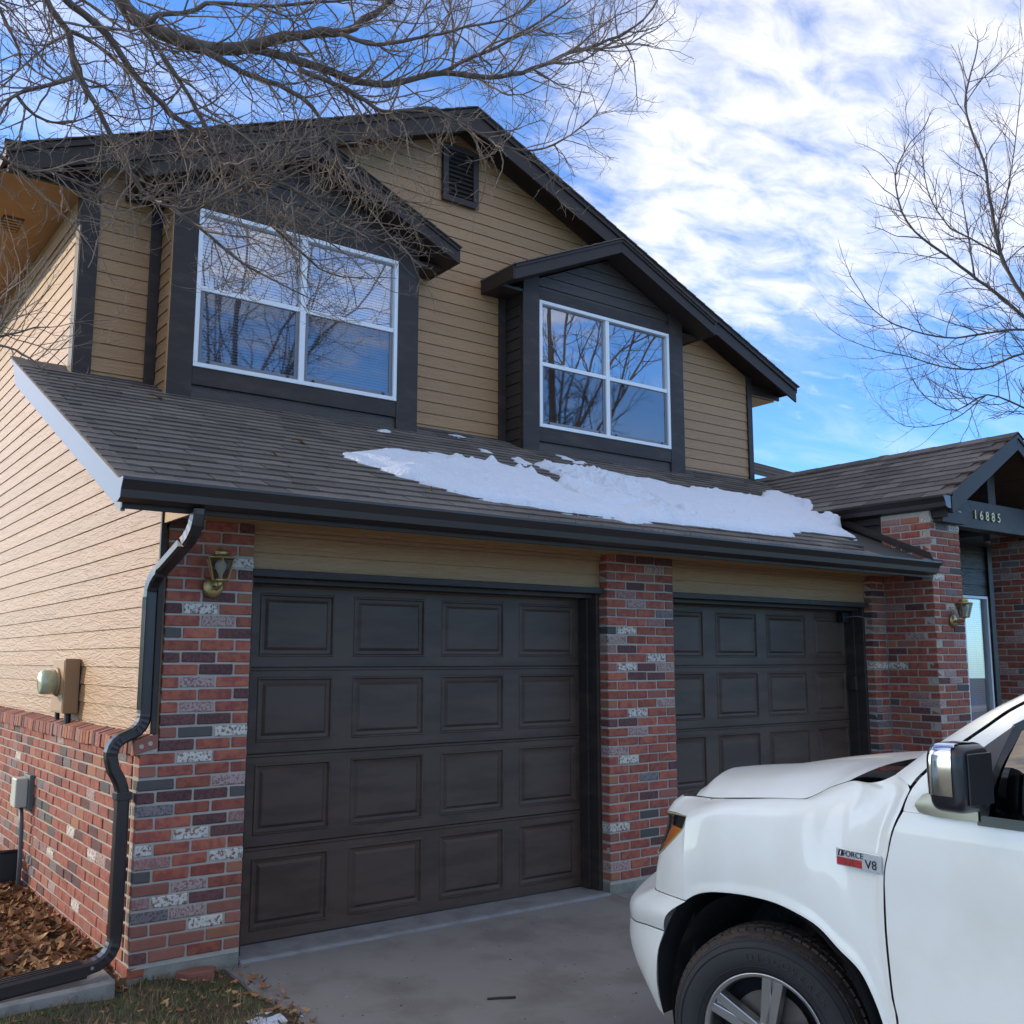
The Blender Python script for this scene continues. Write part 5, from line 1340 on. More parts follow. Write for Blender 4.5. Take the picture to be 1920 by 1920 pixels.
F3 = coons([(1.70, -2.43, 1.015), (1.56, -2.49, 1.018), (1.466, -2.562, 1.018), (1.466, -2.628, 1.023), (1.435, -2.752, 1.030)], [(1.70, -2.375, .960), (1.55, -2.42, .955), (1.445, -2.494, .955), (1.383, -2.603, .963), lampR],
           [(1.70, -2.375, .960), (1.70, -2.395, .99), (1.70, -2.43, 1.015)], [lampR, (1.375, -2.725, 1.005), (1.435, -2.752, 1.030)], 26, 8)
skin('fender', [F1, F2, F3], M['paint'])
# hood
hc = [(2.307, -2.13, 1.030), (2.307, -2.193, 1.043), (2.307, -2.301, 1.064), (2.307, -2.408, 1.084), (2.307, -2.544, 1.100), (2.307, -2.695, 1.117), (2.307, -2.885, 1.150), (2.307, -3.05, 1.175), (2.307, -3.19, 1.192), (2.307, -3.36, 1.205), (2.307, -3.50, 1.212)]
near = [(x + .006, y, z + .004) for x, y, z in T_hoodgap]
hfront = [near[0], (1.55, -2.583, 1.040), (1.65, -2.531, 1.046), (1.80, -2.458, 1.050), (2.0, -2.33, 1.045), (2.15, -2.23, 1.038), hc[0]]
hrear = [near[-1], (1.452, -3.412, 1.166), (1.52, -3.458, 1.189), (1.62, -3.494, 1.204), (1.80, -3.525, 1.214), (2.05, -3.525, 1.216), hc[-1]]
HG = coons(hc, near, hfront, hrear, 44, 40)
for i, r in enumerate(HG):
    n = len(r) - 1; u = i / (len(HG) - 1)
    for j, p in enumerate(r):
        v = j / n
        p.z += .052 * math.sin(math.pi * min(v / .34, 1) ** .62 * .5) * (1 - sstep(.3, 1, v)) * sstep(0, .10, u) * (1 - .55 * sstep(.72, 1, u)) * (1 if j else 0)
skin('hood', [HG], M['paint'])
# cowl and windshield
cw = MB()
wb = [(1.385, -3.625, 1.17), (1.50, -3.62, 1.16), (1.8, -3.60, 1.15), (2.307, -3.58, 1.14)]
ca = crv([(1.40, -3.39, 1.10), (1.53, -3.40, 1.12), (1.8, -3.45, 1.14), (2.307, -3.45, 1.145)], 12); cb_ = crv(wb, 12)
C1 = [[a, b_] for a, b_ in zip(ca, cb_)]
skin('cowl', [C1], M['matteblk'])
up = [(1.382, -3.622, 1.20), (1.405, -3.664, 1.241), (1.425, -3.713, 1.282), (1.456, -3.782, 1.337), (1.498, -3.884, 1.411), (1.54, -3.985, 1.475), (1.62, -4.25, 1.615), (1.66, -4.40, 1.665)]
uc = [(2.307, -3.56, 1.16), (2.307, -3.66, 1.25), (2.307, -3.80, 1.41), (2.307, -4.05, 1.56), (2.307, -4.34, 1.70)]
WG = coons(uc, up, [(1.382, -3.622, 1.20), (1.8, -3.58, 1.175), (2.307, -3.56, 1.16)], [(1.66, -4.40, 1.665), (1.95, -4.36, 1.695), (2.307, -4.34, 1.70)], 20, 16)
skin('windshield', [WG], M['glassdk'])
# front pillar
a_up = [(x, y, z) for x, y, z in T_apillar_up] + [(1.60, -4.25, 1.615), (1.645, -4.40, 1.665)]
a_lo = [(x, y + .003, z + .004) for x, y, z in T_apillar_lo] + [(1.53, -4.28, 1.585), (1.57, -4.42, 1.635)]
AG = coons(a_up, a_lo, [a_lo[0], (1.347, -3.655, 1.196), a_up[0]], [a_lo[-1], (1.61, -4.41, 1.655), a_up[-1]], 30, 6)
for r in AG:
    for j, p in enumerate(r):
        if 0 < j < 5: p.x -= .008 * math.sin(math.pi * j / 5)
skin('front_pillar', [AG], M['paint'])
# door: skin below the belt, frame above
dg = [(x, y - .004, z) for x, y, z in T_doorgap]
d_left = [(1.306, -3.622, .22)] + dg[::-1][:-3] + [(1.311, -3.672, 1.098)]
d_top = [(1.311, -3.672, 1.098), (1.308, -3.9, 1.098), (1.306, -4.3, 1.098), (1.306, -4.80, 1.10)]
d_bot = [(1.306, -3.622, .22), (1.305, -4.2, .22), (1.305, -4.80, .22)]
d_right = [(1.305, -4.80, .22), (1.300, -4.80, .6), (1.301, -4.80, .95), (1.306, -4.80, 1.10)]
DG = coons(d_top, d_bot, d_left, d_right, 30, 30)
for r in DG:
    for j, p in enumerate(r): p.x -= .010 * math.exp(-((p.z - .93) / .10) ** 2) * sstep(0, .15, j / 29) * .6 * (1 - sstep(.9, 1, j / 29))
doors = skin('front_door', [DG], M['paint'])
fr_out = [(x, y - .004, z - .003) for x, y, z in T_apillar_lo] + [(1.525, -4.285, 1.578), (1.57, -4.43, 1.628), (1.575, -4.8, 1.655)]
fr_in = [(1.311, -3.672, 1.10), (1.313, -3.74, 1.135), (1.325, -3.80, 1.19), (1.345, -3.86, 1.255), (1.372, -3.93, 1.317), (1.405, -4.01, 1.382), (1.44, -4.08, 1.43), (1.495, -4.22, 1.505), (1.530, -4.40, 1.565), (1.538, -4.8, 1.59)]
FG = coons(fr_out, fr_in, [fr_in[0], (1.316, -3.685, 1.14), fr_out[0]], [fr_in[-1], fr_out[-1]], 34, 4)
def door_part(name, G, mt, side):
    b = MB(); b.grid(mir(G) if side else G)
    me = b.mesh(name, mt, True, True)
    return link(bpy.data.objects.new(name, me), doors[side])
belt_pts = [(1.309, -3.90, 1.103), (1.306, -4.2, 1.103), (1.306, -4.8, 1.104)]
for side in (0, 1):
    door_part('door_frame', FG, M['paint'], side)
    fill = coons([(1.311, -3.675, 1.102), (1.325, -3.80, 1.19), (1.345, -3.86, 1.255)], [(1.310, -3.676, 1.099), (1.308, -3.80, 1.099), (1.308, -3.95, 1.10)], [(1.310, -3.676, 1.099), (1.311, -3.675, 1.102)], [(1.308, -3.95, 1.10), (1.326, -3.91, 1.18), (1.345, -3.86, 1.255)], 10, 5)
    door_part('frame_corner', fill, M['paint'], side)
    sail = coons([(1.343, -3.852, 1.245), (1.372, -3.925, 1.315), (1.404, -4.003, 1.380)], [(1.303, -3.86, 1.105), (1.303, -3.90, 1.105), (1.306, -3.935, 1.106)], [(1.303, -3.86, 1.105), (1.318, -3.855, 1.18), (1.343, -3.852, 1.245)], [(1.306, -3.935, 1.106), (1.340, -3.962, 1.24), (1.404, -4.003, 1.380)], 10, 10)
    for r in sail:
        for p in r: p.x -= .006
    door_part('sail_panel', sail, M['sailgrey'], side)
    s1 = coons([(1.400, -4.000, 1.383), (1.44, -4.085, 1.434), (1.495, -4.225, 1.510), (1.530, -4.40, 1.570), (1.538, -4.8, 1.595)], [(1.408, -4.018, 1.360), (1.44, -4.10, 1.412), (1.493, -4.23, 1.486), (1.527, -4.40, 1.545), (1.533, -4.8, 1.57)], [(1.408, -4.018, 1.360), (1.400, -4.000, 1.383)], [(1.533, -4.8, 1.57), (1.538, -4.8, 1.595)], 24, 3)
    door_part('window_seal', s1, M['trimblk'], side)
    s2 = coons([(1.398, -4.000, 1.381), (1.410, -4.022, 1.365)], [(1.299, -3.928, 1.104), (1.301, -3.955, 1.104)], [(1.299, -3.928, 1.104), (1.335, -3.956, 1.24), (1.398, -4.000, 1.381)], [(1.301, -3.955, 1.104), (1.340, -3.978, 1.24), (1.410, -4.022, 1.365)], 3, 12)
    door_part('window_seal', s2, M['trimblk'], side)
    s3 = coons([(1.300, -3.925, 1.118), (1.300, -4.3, 1.118), (1.300, -4.8, 1.119)], [(1.297, -3.925, 1.088), (1.297, -4.3, 1.088), (1.297, -4.8, 1.089)], [(1.297, -3.925, 1.088), (1.300, -3.925, 1.118)], [(1.297, -4.8, 1.089), (1.300, -4.8, 1.119)], 20, 4)
    door_part('belt_moulding', s3, M['trimblk'], side)
    wg = coons([(1.412, -4.018, 1.372), (1.445, -4.095, 1.424), (1.497, -4.226, 1.498), (1.532, -4.40, 1.558), (1.538, -4.8, 1.585)], [(1.320, -3.94, 1.11), (1.320, -4.3, 1.11), (1.320, -4.8, 1.11)], [(1.320, -3.94, 1.11), (1.350, -3.975, 1.24), (1.412, -4.018, 1.372)], [(1.320, -4.8, 1.11), (1.43, -4.8, 1.36), (1.538, -4.8, 1.585)], 24, 14)
    door_part('side_window', wg, M['glassdk'], side)
    bp_ = coons([(1.296, -3.752, 1.16), (1.296, -3.80, 1.175), (1.296, -3.93, 1.18)], [(1.292, -3.738, 1.105), (1.291, -3.80, 1.098), (1.291, -3.932, 1.100)], [(1.292, -3.738, 1.105), (1.291, -3.726, 1.13), (1.296, -3.752, 1.16)], [(1.291, -3.932, 1.100), (1.296, -3.93, 1.18)], 14, 8)
    door_part('mirror_base', bp_, M['silverplate'], side)
    hx = lambda x: 2 * XC - x if side else x
    hb = MB(); a, c = sorted((hx(1.270), hx(1.302))); hb.box(a, c, -4.68, -4.50, .93, .965)
    hd = hb.build('door_handle', M['chrome'], doors[side], bevel=.01)
# side mirrors: a deep rounded shell, glass to the rear, chrome cap forward and outward
def mirror_unit(side):
    hx = lambda x: 2 * XC - x if side else x
    x0, x1, y0, y1, z0, z1 = 1.092, 1.272, -4.004, -3.886, 1.140, 1.336
    def shell(name, mt, xa, xb, ya, yb, za, zb, pw, parent, cut=None, n=18):
        b = MB(); G = []
        cx_, cy_, cz_ = (xa + xb) / 2, (ya + yb) / 2, (za + zb) / 2
        for i in range(n + 1):
            th = math.pi * i / n - math.pi / 2; r = []
            for j in range(2 * n + 1):
                ph = 2 * math.pi * j / (2 * n)
                f_ = lambda t: math.copysign(abs(t) ** pw, t)
                r.append(Vector((hx(cx_ + (xb - xa) / 2 * f_(math.cos(th)) * f_(math.cos(ph))), cy_ + (yb - ya) / 2 * f_(math.cos(th)) * f_(math.sin(ph)), cz_ + (zb - za) / 2 * f_(math.sin(th)))))
            G.append(r)
        b.grid(G)
        if cut:
            keep = [f for f in b.f if cut(sum((Vector(b.v[k]) for k in f), Vector()) / 4)]
            b.f = keep; b.mi = [0] * len(keep)
        return b.build(name, mt, parent, smooth=True)
    ho = shell('side_mirror', M['trimblk'], x0, x1, y0, y1, z0, z1, .42, doors[side])
    shell('mirror_cap', M['chrome'], x0 - .004, x1 + .002, y0 - .002, y1 + .005, z0 - .003, z1 + .004, .44, ho, lambda p: p.y > -3.972 and p.z > 1.205 and p.z < 1.345)
    g_ = MB(); xa, xb = sorted((hx(x0 + .030), hx(x1 - .02))); g_.box(xa, xb, y0 - .004, y0 + .002, z0 + .025, z1 - .025); g_.build('mirror_glass', M['trimblk'], ho, bevel=.004)  # dark reflection put into the colour: black gloss instead of a mirror
    ar = MB(); xa, xb = sorted((hx(1.24), hx(1.325))); ar.box(xa, xb, -3.955, -3.90, 1.150, 1.20); ar.build('mirror_arm', M['trimblk'], ho, bevel=.012)
for side in (0, 1): mirror_unit(side)
# headlights
for side in (0, 1):
    nm = 'headlight'
    top = [(1.72, -2.372, .956), (1.56, -2.418, .951), (1.445, -2.490, .949), (1.383, -2.600, .958), (1.342, -2.697, .963)]
    bot = [(1.62, -2.335, .785), (1.50, -2.385, .778), (1.414, -2.459, .781), (1.404, -2.474, .780), (1.400, -2.482, .784)]
    lft = [(1.62, -2.335, .785), (1.70, -2.350, .87), (1.72, -2.372, .956)]
    rgt = [(1.400, -2.482, .784), (1.355, -2.605, .860), (1.340, -2.674, .912), (1.340, -2.690, .940), (1.342, -2.697, .963)]
    G = coons(top, bot, lft, rgt, 22, 14)
    b = MB(); b.grid(mir(G) if side else G); lens = b.build(nm, M['lens'], TR, smooth=True)
    def inset(G, d, u0, u1, v0, v1):
        n, m_ = len(G) - 1, len(G[0]) - 1; out = []
        for i in range(9):
            u = lerp(u0, u1, i / 8) * n; i0_ = min(int(u), n - 1); r = []
            for j in range(7):
                v = lerp(v0, v1, j / 6) * m_; j0 = min(int(v), m_ - 1)
                p = G[i0_][j0].lerp(G[i0_ + 1][j0], u - i0_).lerp(G[i0_][j0 + 1].lerp(G[i0_ + 1][j0 + 1], u - i0_), v - j0)
                r.append(p + Vector((d * .75, -d * .66, 0)))
            out.append(r)
        return out
    for q, (d, u0, u1, v0, v1, mt) in enumerate(((.022, 0, 1, 0, 1, M['matteblk']), (.004, .74, .97, .14, .80, M['amber']), (.005, .50, .70, .04, .96, M['chrome']), (.012, .05, .36, .1, .9, M['chrome']))):
        I = inset(G, d, u0, u1, v0, v1)
        b = MB(); b.grid(mir(I) if side else I); b.build(('lamp_housing', 'turn_signal', 'reflector', 'reflector')[q], mt, lens, smooth=True)
    rim_ = MB(); loop = crv(top, 16) + crv(rgt[::-1], 12)[1:] + crv(bot[::-1], 10)[1:] + crv(lft, 8)[1:]
    loop = [Vector((2 * XC - p.x, p.y, p.z)) if side else p for p in loop]
    rim_.tube(loop, .0035, 5); rim_.build('lens_edge', mat('yellow_edge_%d' % side, (.42, .38, .20), .3), lens, smooth=True)  # rim of one dull yellow all round the lens
# bumper: upper cover and lower valance
bu_top = [(2.307, -2.06, .66), (1.85, -2.16, .66), (1.53, -2.362, .637), (1.404, -2.444, .640), (1.383, -2.480, .636), (1.332, -2.605, .646), (1.306, -2.712, .648)]
bu_bot = [(2.307, -1.95, .50), (1.85, -2.03, .50), (1.55, -2.16, .49), (1.425, -2.288, .484), (1.342, -2.464, .508), (1.311, -2.586, .515)]
bu_l = [(2.307, -1.95, .50), (2.307, -1.96, .58), (2.307, -2.06, .66)]
bu_r = [(1.311, -2.586, .515), (1.306, -2.644, .589), (1.306, -2.712, .648)]
BU = coons(bu_top, bu_bot, bu_l, bu_r, 40, 12)
for r in BU:
    for j, p in enumerate(r):
        k = math.sin(math.pi * j / 11); p.y += .030 * k * sstep(1.31, 1.5, p.x) + .012 * k; p.x -= .022 * k * (1 - sstep(1.33, 1.7, p.x))
bl_top = [(x, y, z - .005) for x, y, z in bu_bot]
bl_bot = [(2.307, -2.05, .20), (1.85, -2.12, .20), (1.60, -2.26, .18), (1.425, -2.420, .176), (1.363, -2.521, .173), (1.345, -2.545, .175)]
bl_r = [(1.345, -2.545, .175), (1.332, -2.531, .262), (1.321, -2.538, .347), (1.316, -2.551, .431), (1.311, -2.586, .510)]
BLW = coons(bl_top, bl_bot, [(2.307, -2.05, .20), (2.307, -1.96, .35), (2.307, -1.95, .495)], bl_r, 40, 14)
for r in BLW:
    for j, p in enumerate(r):
        k = math.sin(math.pi * j / 13); p.y += .022 * k * sstep(1.32, 1.5, p.x); p.x -= .008 * k
skin('bumper_cover', [BU], M['paint']); skin('bumper_valance', [BLW], M['paint'])
gb = MB(); gb.prism([(1.82, -2.45, .67), (2.794, -2.45, .67), (2.794, -2.52, .99), (1.82, -2.52, .99)], (0, .20, 0)); go = gb.build('grille', M['chrome'], TR, bevel=.02)
for k in range(4):
    b = MB(); b.box(1.88, 2.734, -2.27, -2.245 + .0, .70 + k * .065, .74 + k * .065); b.build('grille_slot', M['matteblk'], go)
# inner body, wheel housings
ib = MB(); ib.box(1.345, 2 * XC - 1.345, -7.0, -3.60, .20, 1.08); ib.box(1.78, 2 * XC - 1.78, -3.60, -2.50, .25, 1.0); ib.box(1.36, 2 * XC - 1.36, -3.61, -3.56, .25, 1.14)
ib.box(1.45, 1.78, -2.62, -2.52, .30, .93); ib.build('inner_body', M['matteblk'], TR)
for side in (0, 1):
    G = []
    for i in range(25):
        a = -.35 + (math.pi + .7) * i / 24; r = []
        for j in range(7):
            x = 1.350 + .425 * j / 6
            rr_ = .475 - .012 * (j == 0)
            r.append(Vector((x, -3.045 + rr_ * math.cos(a), .252 + (rr_ + .004) * math.sin(a))))
        G.append(r)
    for r in G:
        for p in r: p += Vector((0, .008 * noise.noise(p * 14), .008 * noise.noise(p * 11)))
    b = MB(); b.grid(mir(G) if side else G)
    o = [Vector((1.775, -3.045 + .48 * math.cos(t_), .25 + .48 * math.sin(t_))) for t_ in [2 * math.pi * k / 24 for k in range(24)]]
    if side: o = [Vector((2 * XC - p.x, p.y, p.z)) for p in o]
    b.add([tuple(p) for p in o], [tuple(range(24))])
    b.build('wheel_liner', M['grime'], TR, smooth=True)
    hx = lambda x: 2 * XC - x if side else x
    b = MB(); b.tube([(hx(1.70), -2.72, .33), (hx(1.55), -2.66, .35), (hx(1.42), -2.64, .33)], [.05, .06, .03], 8); b.tube([(hx(1.70), -2.85, .55), (hx(1.60), -2.80, .42), (hx(1.55), -2.75, .2)], [.03, .03, .03], 8); b.build('liner_duct', M['grime'], TR, smooth=True)
    fl_ = crv(T_archleft[::-1], 26) + crv(archpts, 44)[1:]
    G = [[Vector((p.x + .004 + q * .05, p.y + (.004 if k < 26 else 0), p.z + q * .004)) for q in range(4)] for k, p in enumerate(fl_)]
    b = MB(); b.grid(mir(G) if side else G); b.build('arch_flange', M['matteblk'], TR, smooth=True)
# cab roof, rear door, bed
rf = coons([(1.66, -4.40, 1.672), (1.675, -5.2, 1.70), (1.69, -6.1, 1.66)], [(2.307, -4.34, 1.705), (2.307, -5.2, 1.74), (2.307, -6.1, 1.70)], [(2.307, -4.34, 1.705), (1.9, -4.37, 1.70), (1.66, -4.40, 1.672)], [(2.307, -6.1, 1.70), (1.69, -6.1, 1.66)], 16, 10)
rs_ = coons([(1.66, -4.40, 1.672), (1.675, -5.2, 1.70), (1.69, -6.1, 1.66)], [(1.57, -4.43, 1.632), (1.575, -5.2, 1.66), (1.58, -6.05, 1.63)], [(1.57, -4.43, 1.632), (1.66, -4.40, 1.672)], [(1.58, -6.05, 1.63), (1.69, -6.1, 1.66)], 16, 4)
skin('cab_roof', [rf, rs_], M['paint'])
rd_ = coons([(1.306, -4.81, 1.10), (1.308, -5.9, 1.10)], [(1.305, -4.81, .22), (1.305, -5.9, .22)], [(1.305, -4.81, .22), (1.300, -4.81, .6), (1.306, -4.81, 1.10)], [(1.305, -5.9, .22), (1.300, -5.9, .6), (1.308, -5.9, 1.10)], 10, 10)
rw_ = coons([(1.538, -4.80, 1.60), (1.56, -5.3, 1.62), (1.56, -5.95, 1.58)], [(1.308, -4.80, 1.10), (1.308, -5.95, 1.10)], [(1.308, -4.80, 1.10), (1.43, -4.80, 1.36), (1.538, -4.80, 1.60)], [(1.308, -5.95, 1.10), (1.43, -5.95, 1.36), (1.56, -5.95, 1.58)], 10, 8)
skin('rear_door', [rd_], M['paint']); skin('rear_side_window', [rw_], M['glassdk'])
fr2 = coons([(1.575, -4.8, 1.655), (1.58, -6.05, 1.63)], [(1.538, -4.80, 1.60), (1.56, -5.95, 1.58)], [(1.538, -4.80, 1.60), (1.575, -4.8, 1.655)], [(1.56, -5.95, 1.58), (1.58, -6.05, 1.63)], 8, 3)
skin('roof_rail', [fr2], M['paint'])
bd_ = coons([(1.306, -5.92, 1.12), (1.306, -7.9, 1.12)], [(1.306, -5.92, .28), (1.306, -7.9, .36)], [(1.306, -5.92, .28), (1.300, -5.92, .7), (1.306, -5.92, 1.12)], [(1.306, -7.9, .36), (1.300, -7.9, .7), (1.306, -7.9, 1.12)], 10, 8)
skin('bed_side', [bd_], M['paint'])
b = MB(); b.box(1.32, 2 * XC - 1.32, -7.92, -7.87, .45, 1.12); b.box(1.32, 2 * XC - 1.32, -6.05, -6.0, .4, 1.66); b.build('tailgate', M['paint'], TR, bevel=.02)
# cabin furniture glimpsed through the glass
b = MB(); b.box(1.42, 2 * XC - 1.42, -3.95, -3.62, 1.02, 1.13); b.build('dashboard', M['matteblk'], TR, bevel=.03)
for xs0 in (1.42, 2.36):
    b = MB(); b.box(xs0 + .06, xs0 + .54, -5.0, -4.45, .62, .78); b.box(xs0 + .06, xs0 + .54, -5.12, -4.95, .70, 1.36); b.box(xs0 + .17, xs0 + .43, -5.10, -4.98, 1.38, 1.54); b.build('seat', M['matteblk'], TR, bevel=.05)
b = MB(); ring = [(1.83 + .19 * math.cos(k * .3142), -4.12 + .08 * math.sin(k * .3142), 1.10 + .175 * math.sin(k * .3142)) for k in range(21)]
b.tube(ring, .016, 6); b.tube([(1.83, -4.12, 1.10), (1.83, -3.9, 1.04)], .03, 6); b.build('steering_wheel', M['matteblk'], TR, smooth=True)
# wheels
def wheel(c, phi, mirror=False):
    s = -1 if not mirror else 1
    W = Matrix.Translation(c) @ Matrix.Rotation(-phi if not mirror else -phi, 4, 'Z')      # local -x (or +x) is outward
    def place(b): b.v = [tuple(W @ Vector(((s * -1) * v[0] * -1 if False else v[0] * (1 if not mirror else -1), v[1], v[2]))) for v in b.v]; return b
    # local frame: outward = -x ; tyre from x=-.005 (rim edge plane) to +.24
    prof = [(.226, .005), (.232, -.006), (.262, -.020), (.300, -.024), (.328, -.014), (.346, .004), (.358, .022), (.364, .060), (.366, .112), (.364, .165), (.358, .205), (.340, .226), (.300, .236), (.235, .225)]
    n = 96; b = MB()
    G = []
    for k in range(n + 1):
        a = 2 * math.pi * k / n
        G.append([(h, r * math.cos(a), r * math.sin(a)) for r, h in prof])
    for i, rr_ in enumerate(G[:-1]):
        pass
    b.grid(G)
    for q in range(len(b.f)):
        j = q % (len(prof) - 1)
        if 5 <= j <= 10: b.mi[q] = 1
    ty = place(b).build('wheel', [M['rubber'], M['tread']], TR, smooth=True)
    # tread blocks
    bm_ = MB(); nb = 66
    for k in range(nb):
        for (h0, h1, r0, sk) in ((.004, .040, .353, .0), (.047, .082, .363, .5), (.089, .128, .3655, .2), (.135, .170, .3635, .7), (.177, .212, .357, .3)):
            a0 = 2 * math.pi * (k + sk) / nb; a1 = a0 + 2 * math.pi / nb * .80
            rr0 = r0 - (.012 if h0 < .01 else 0); tw_ = .35 * 2 * math.pi / nb
            vs_ = []
            for r_ in (0, 1):
                for (h, a) in ((h0, a0), (h1, a0 + tw_), (h1, a1 + tw_), (h0, a1)):
                    R_ = (rr0 if h == h0 else (r0 if h0 < .17 else r0 - .012)) + (.0085 if r_ else -.006)
                    vs_.append((h, R_ * math.cos(a), R_ * math.sin(a)))
            bm_.add(vs_, [(4, 5, 6, 7), (0, 1, 5, 4), (1, 2, 6, 5), (2, 3, 7, 6), (3, 0, 4, 7)])
    tag(place(bm_).build('tread_blocks', M['tread'], ty, fix=True), kind='stuff')
    # sidewall rings and raised lettering
    b = MB()
    for r_, h in ((.318, -.0205), (.252, -.0165), (.338, -.005)):
        ring = [(h, r_ * math.cos(a), r_ * math.sin(a)) for a in [2 * math.pi * k / 72 for k in range(73)]]
        b.tube(ring, .0022, 4, cap=False)
    place(b).build('sidewall_ring', M['rubber'], ty, smooth=True)
    if not mirror:
        lm_ = mat('tyre_letter', (.034, .033, .033), .6)
        for k, ch in enumerate('DISCOVERER'):
            me = text_mesh(ch, .040, .0022, 'tyre_letter'); me.materials.clear(); me.materials.append(lm_)
            a = R(78 - 0) - k * .118                # measured on the outward face, from the front (+y) upward
            ang = math.pi / 2 + (k - 1.2) * .118
            # position on the side wall: local y forward, z up; seen from outside, forward is to the left
            pos = Vector((-.0235, .286 * math.cos(ang), .286 * math.sin(ang)))
            rot = Matrix.Rotation(-(ang - math.pi / 2) * -1, 4, 'X') @ Matrix(((0, 0, -1, 0), (-1, 0, 0, 0), (0, 1, 0, 0), (0, 0, 0, 1)))
            me.transform(W @ Matrix.Translation(pos) @ rot)
            o = bpy.data.objects.new('tyre_letter', me); link(o, ty)
    # rim
    b = MB(); rp = [(.226, -.004), (.229, -.008), (.224, -.010), (.214, -.004), (.208, .012), (.205, .10), (.20, .20)]
    G = [[(h, r * math.cos(2 * math.pi * k / 72), r * math.sin(2 * math.pi * k / 72)) for r, h in rp] for k in range(73)]
    b.grid(G); place(b).build('rim', M['alloy'], ty, smooth=True)
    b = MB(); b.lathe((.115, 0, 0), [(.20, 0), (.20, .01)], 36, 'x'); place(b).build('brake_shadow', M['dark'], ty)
    b = MB(); b.lathe((.075, 0, 0), [(.15, 0), (.15, .012)], 36, 'x'); place(b).build('brake_disc', mat('brake_disc%d%d' % (mirror, len(bpy.data.materials)), (.16, .13, .11), .5, .3, 20, metal=.7), ty, smooth=False)
    for k in range(5):
        a0 = R(100) + k * 2 * math.pi / 5
        sp = MB()
        for d in (-.125, .125):
            ua = Vector((0, math.cos(a0 + d * .9), math.sin(a0 + d * .9))); ub = Vector((0, math.cos(a0 + d * 1.35), math.sin(a0 + d * 1.35)))
            ta = Vector((0, -math.sin(a0), math.cos(a0)))
            p0, p1 = ub * .048, ua * .216
            for (pp, q, wd, h0, h1) in ((p0, p1, .017, .006, .002),):
                v_ = []
                for (c_, w2, h) in ((pp, .020, .010), (q, .0155, .000)):
                    v_ += [tuple(c_ + ta * w2 + Vector((h, 0, 0))), tuple(c_ - ta * w2 + Vector((h, 0, 0))), tuple(c_ - ta * (w2 + .006) + Vector((h + .04, 0, 0))), tuple(c_ + ta * (w2 + .006) + Vector((h + .04, 0, 0)))]
                sp.add(v_, [(0, 1, 2, 3), (4, 5, 6, 7), (0, 1, 5, 4), (1, 2, 6, 5), (2, 3, 7, 6), (3, 0, 4, 7)])
        # web between the twin bars, set back
        ua = Vector((0, math.cos(a0), math.sin(a0))); ta = Vector((0, -math.sin(a0), math.cos(a0)))
        sp.add([tuple(ua * .05 - ta * .02 + Vector((.024, 0, 0))), tuple(ua * .05 + ta * .02 + Vector((.024, 0, 0))), tuple(ua * .214 + ta * .02 + Vector((.018, 0, 0))), tuple(ua * .214 - ta * .02 + Vector((.018, 0, 0)))], [(0, 1, 2, 3)])
        place(sp).build('spoke', M['alloy'], ty, bevel=.003)
    b = MB(); b.lathe((-.006, 0, 0), [(.030, 0), (.038, .006), (.058, .02), (.064, .05)], 24, 'x'); place(b).build('hub_cap', M['alloy'], ty, smooth=True)
    return ty
wheel((1.359, -3.036, .223), -.349)
wheel((2 * XC - 1.359 - .0, -3.036, .223), -.349 + 0, True)
wheel((1.345, -6.75, .205), 0)
wheel((2 * XC - 1.345, -6.75, .205), 0, True)
# fender badge
bx0 = 1.2965
def bpt(s, t, d=0): return (bx0 - d, lerp(-3.424, -3.594, s), lerp(.899, .955, t) - .004 * s)
b = MB(); b.prism([bpt(0, 0), bpt(1, 0), bpt(1, 1), bpt(0, 1)], (-.004, 0, 0)); bo = b.build('fender_badge', mat('badge_silver', (.70, .71, .72), .25, .05, 6, metal=.5), TR, bevel=.0015)
b = MB(); b.prism([bpt(.02, .06, .0046), bpt(.58, .06, .0046), bpt(.58, .50, .0046), bpt(.02, .50, .0046)], (.0005, 0, 0)); b.build('badge_red_field', mat('badge_red', (.40, .03, .03), .3), bo)
b = MB(); b.prism([bpt(.04, .56, .0047), bpt(.14, .56, .0047), bpt(.17, .92, .0047), bpt(.07, .92, .0047)], (.0005, 0, 0)); b.build('badge_emblem', M['trimblk'], bo)
b = MB(); b.prism([bpt(.085, .60, .0050), bpt(.105, .60, .0050), bpt(.125, .86, .0050), bpt(.105, .86, .0050)], (.0003, 0, 0)); b.build('badge_emblem', M['white'], bo)
for txt, s, t_, size, mt in (('FORCE', .385, .74, .026, M['trimblk']), ('5.7L', .30, .27, .027, M['chrome']), ('V8', .78, .36, .040, M['trimblk'])):
    me = text_mesh(txt, size, .0006, 'badge_text'); me.materials.clear(); me.materials.append(mt)
    o = bpy.data.objects.new('badge_text', me); link(o, bo)
    o.matrix_local = Matrix.Translation(bpt(s, t_, .0056)) @ Matrix(((0, 0, -1, 0), (-1, 0, 0, 0), (0, 1, 0, 0), (0, 0, 0, 1)))

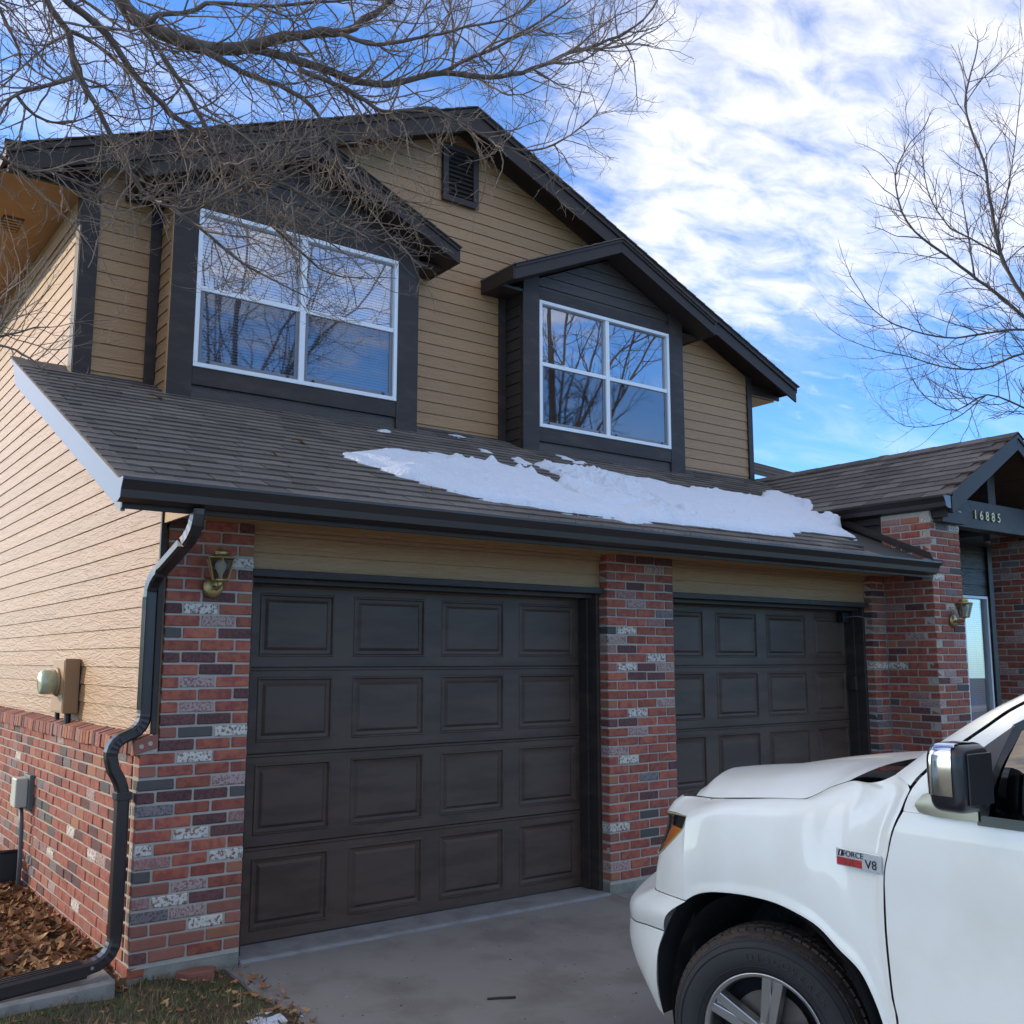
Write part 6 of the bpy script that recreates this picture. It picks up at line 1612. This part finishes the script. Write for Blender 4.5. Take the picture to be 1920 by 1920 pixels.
# ------------------------------------------------------------ what lies beyond
def plain_house(label, x0, x1, y0, y1, ze, zr, wall_c, axis='y', o=.45, openings=()):
    t = thing('house', label, 'house', ((x0 + x1) / 2, (y0 + y1) / 2, -.1))
    wm = siding_mat('siding_' + label[:12], wall_c, .4)
    b = MB(); b.box(x0, x1, y0, y1, -.4, ze); w_ = b.build('wall', wm, t)
    b = MB()
    if axis == 'y':
        xm = (x0 + x1) / 2
        for xe in (x0 - o, x1 + o):
            zl = ze - o * (zr - ze) / (xm - x0)
            b.prism([(xm, y0 - o, zr), (xe, y0 - o, zl), (xe, y0 - o, zl - .15), (xm, y0 - o, zr - .15)], (0, y1 - y0 + 2 * o, 0))
        gb = MB(); gb.prism([(x0, y0 + .01, ze), (x1, y0 + .01, ze), (xm, y0 + .01, zr - .12)], (0, y1 - y0 - .02, 0)); gb.build('gable', wm, t)
    else:
        ym = (y0 + y1) / 2
        for ye in (y0 - o, y1 + o):
            zl = ze - o * (zr - ze) / (ym - y0)
            b.prism([(x0 - o, ym, zr), (x0 - o, ye, zl), (x0 - o, ye, zl - .15), (x0 - o, ym, zr - .15)], (x1 - x0 + 2 * o, 0, 0))
        gb = MB(); gb.prism([(x0 + .01, y0, ze), (x0 + .01, y1, ze), (x0 + .01, ym, zr - .12)], (x1 - x0 - .02, 0, 0)); gb.build('gable', wm, t)
    b.build('roof', SHV[1], t)
    for (xa, xb, ya, yb, za, zb) in openings:
        q = MB(); q.box(xa, xb, ya, yb, za, zb); wo = q.build('window', M['white'], t)
        q = MB()
        if xb - xa > yb - ya: q.box(xa + .06, xb - .06, ya - .01, yb + .01, za + .06, zb - .06)
        else: q.box(xa - .01, xb + .01, ya + .06, yb - .06, za + .06, zb - .06)
        q.build('pane', mat('far_pane' + str(len(bpy.data.materials)), (.05, .06, .08), .08, .02, coat=.5), wo)
    return t
plain_house('neighbouring pale house across the side yard on the left', -9.7, -6.6, 3.7, 6.80, 5.12, 5.8, (.50, .49, .45), 'y', .15, openings=((-6.62, -6.56, 4.4, 5.4, .9, 2.2), (-9.2, -7.9, 3.65, 3.72, .9, 2.2)))  # added out of view so its shadow falls on truck and lawn
plain_house('pale white house far beyond the porch on the right', 17.5, 29, 2.2, 14, 4.2, 5.4, (.72, .73, .72), 'x', .45, openings=((17.44, 17.52, 8, 9.4, 1, 2.4),))
# dish behind the porch ridge
t = thing('satellite_dish', 'round grey dish rim showing above the porch roof ridge', 'satellite dish', (12.3, 3.3, 3.9))
c = Vector((12.30, 3.30, 4.47)); ax = Vector((-.75, -.64, .15)).normalized(); s1 = ax.cross(Vector((0, 0, 1))).normalized(); s2 = s1.cross(ax)
b = MB(); G = []
for i in range(7):
    r_ = .30 * i / 6; G.append([c + s1 * (r_ * 1.15 * math.cos(k * .2618)) + s2 * (r_ * math.sin(k * .2618)) - ax * (.08 * (1 - (i / 6) ** 2)) for k in range(25)])
b.grid(G); b.build('reflector', mat('dish_grey', (.20, .21, .22), .5, .1, 6), t, smooth=True, solid=.01)
b = MB(); b.tube([c + s1 * (.345 * math.cos(k * .2618)) + s2 * (.30 * math.sin(k * .2618)) for k in range(25)], .008, 5); b.build('rim', M['black'], t, smooth=True)
b = MB(); b.tube([c - ax * .08, c - ax * .12 + Vector((0, 0, -.35)), c - ax * .12 + Vector((0, 0, -.9))], .025, 6); b.build('mast', M['black'], t)
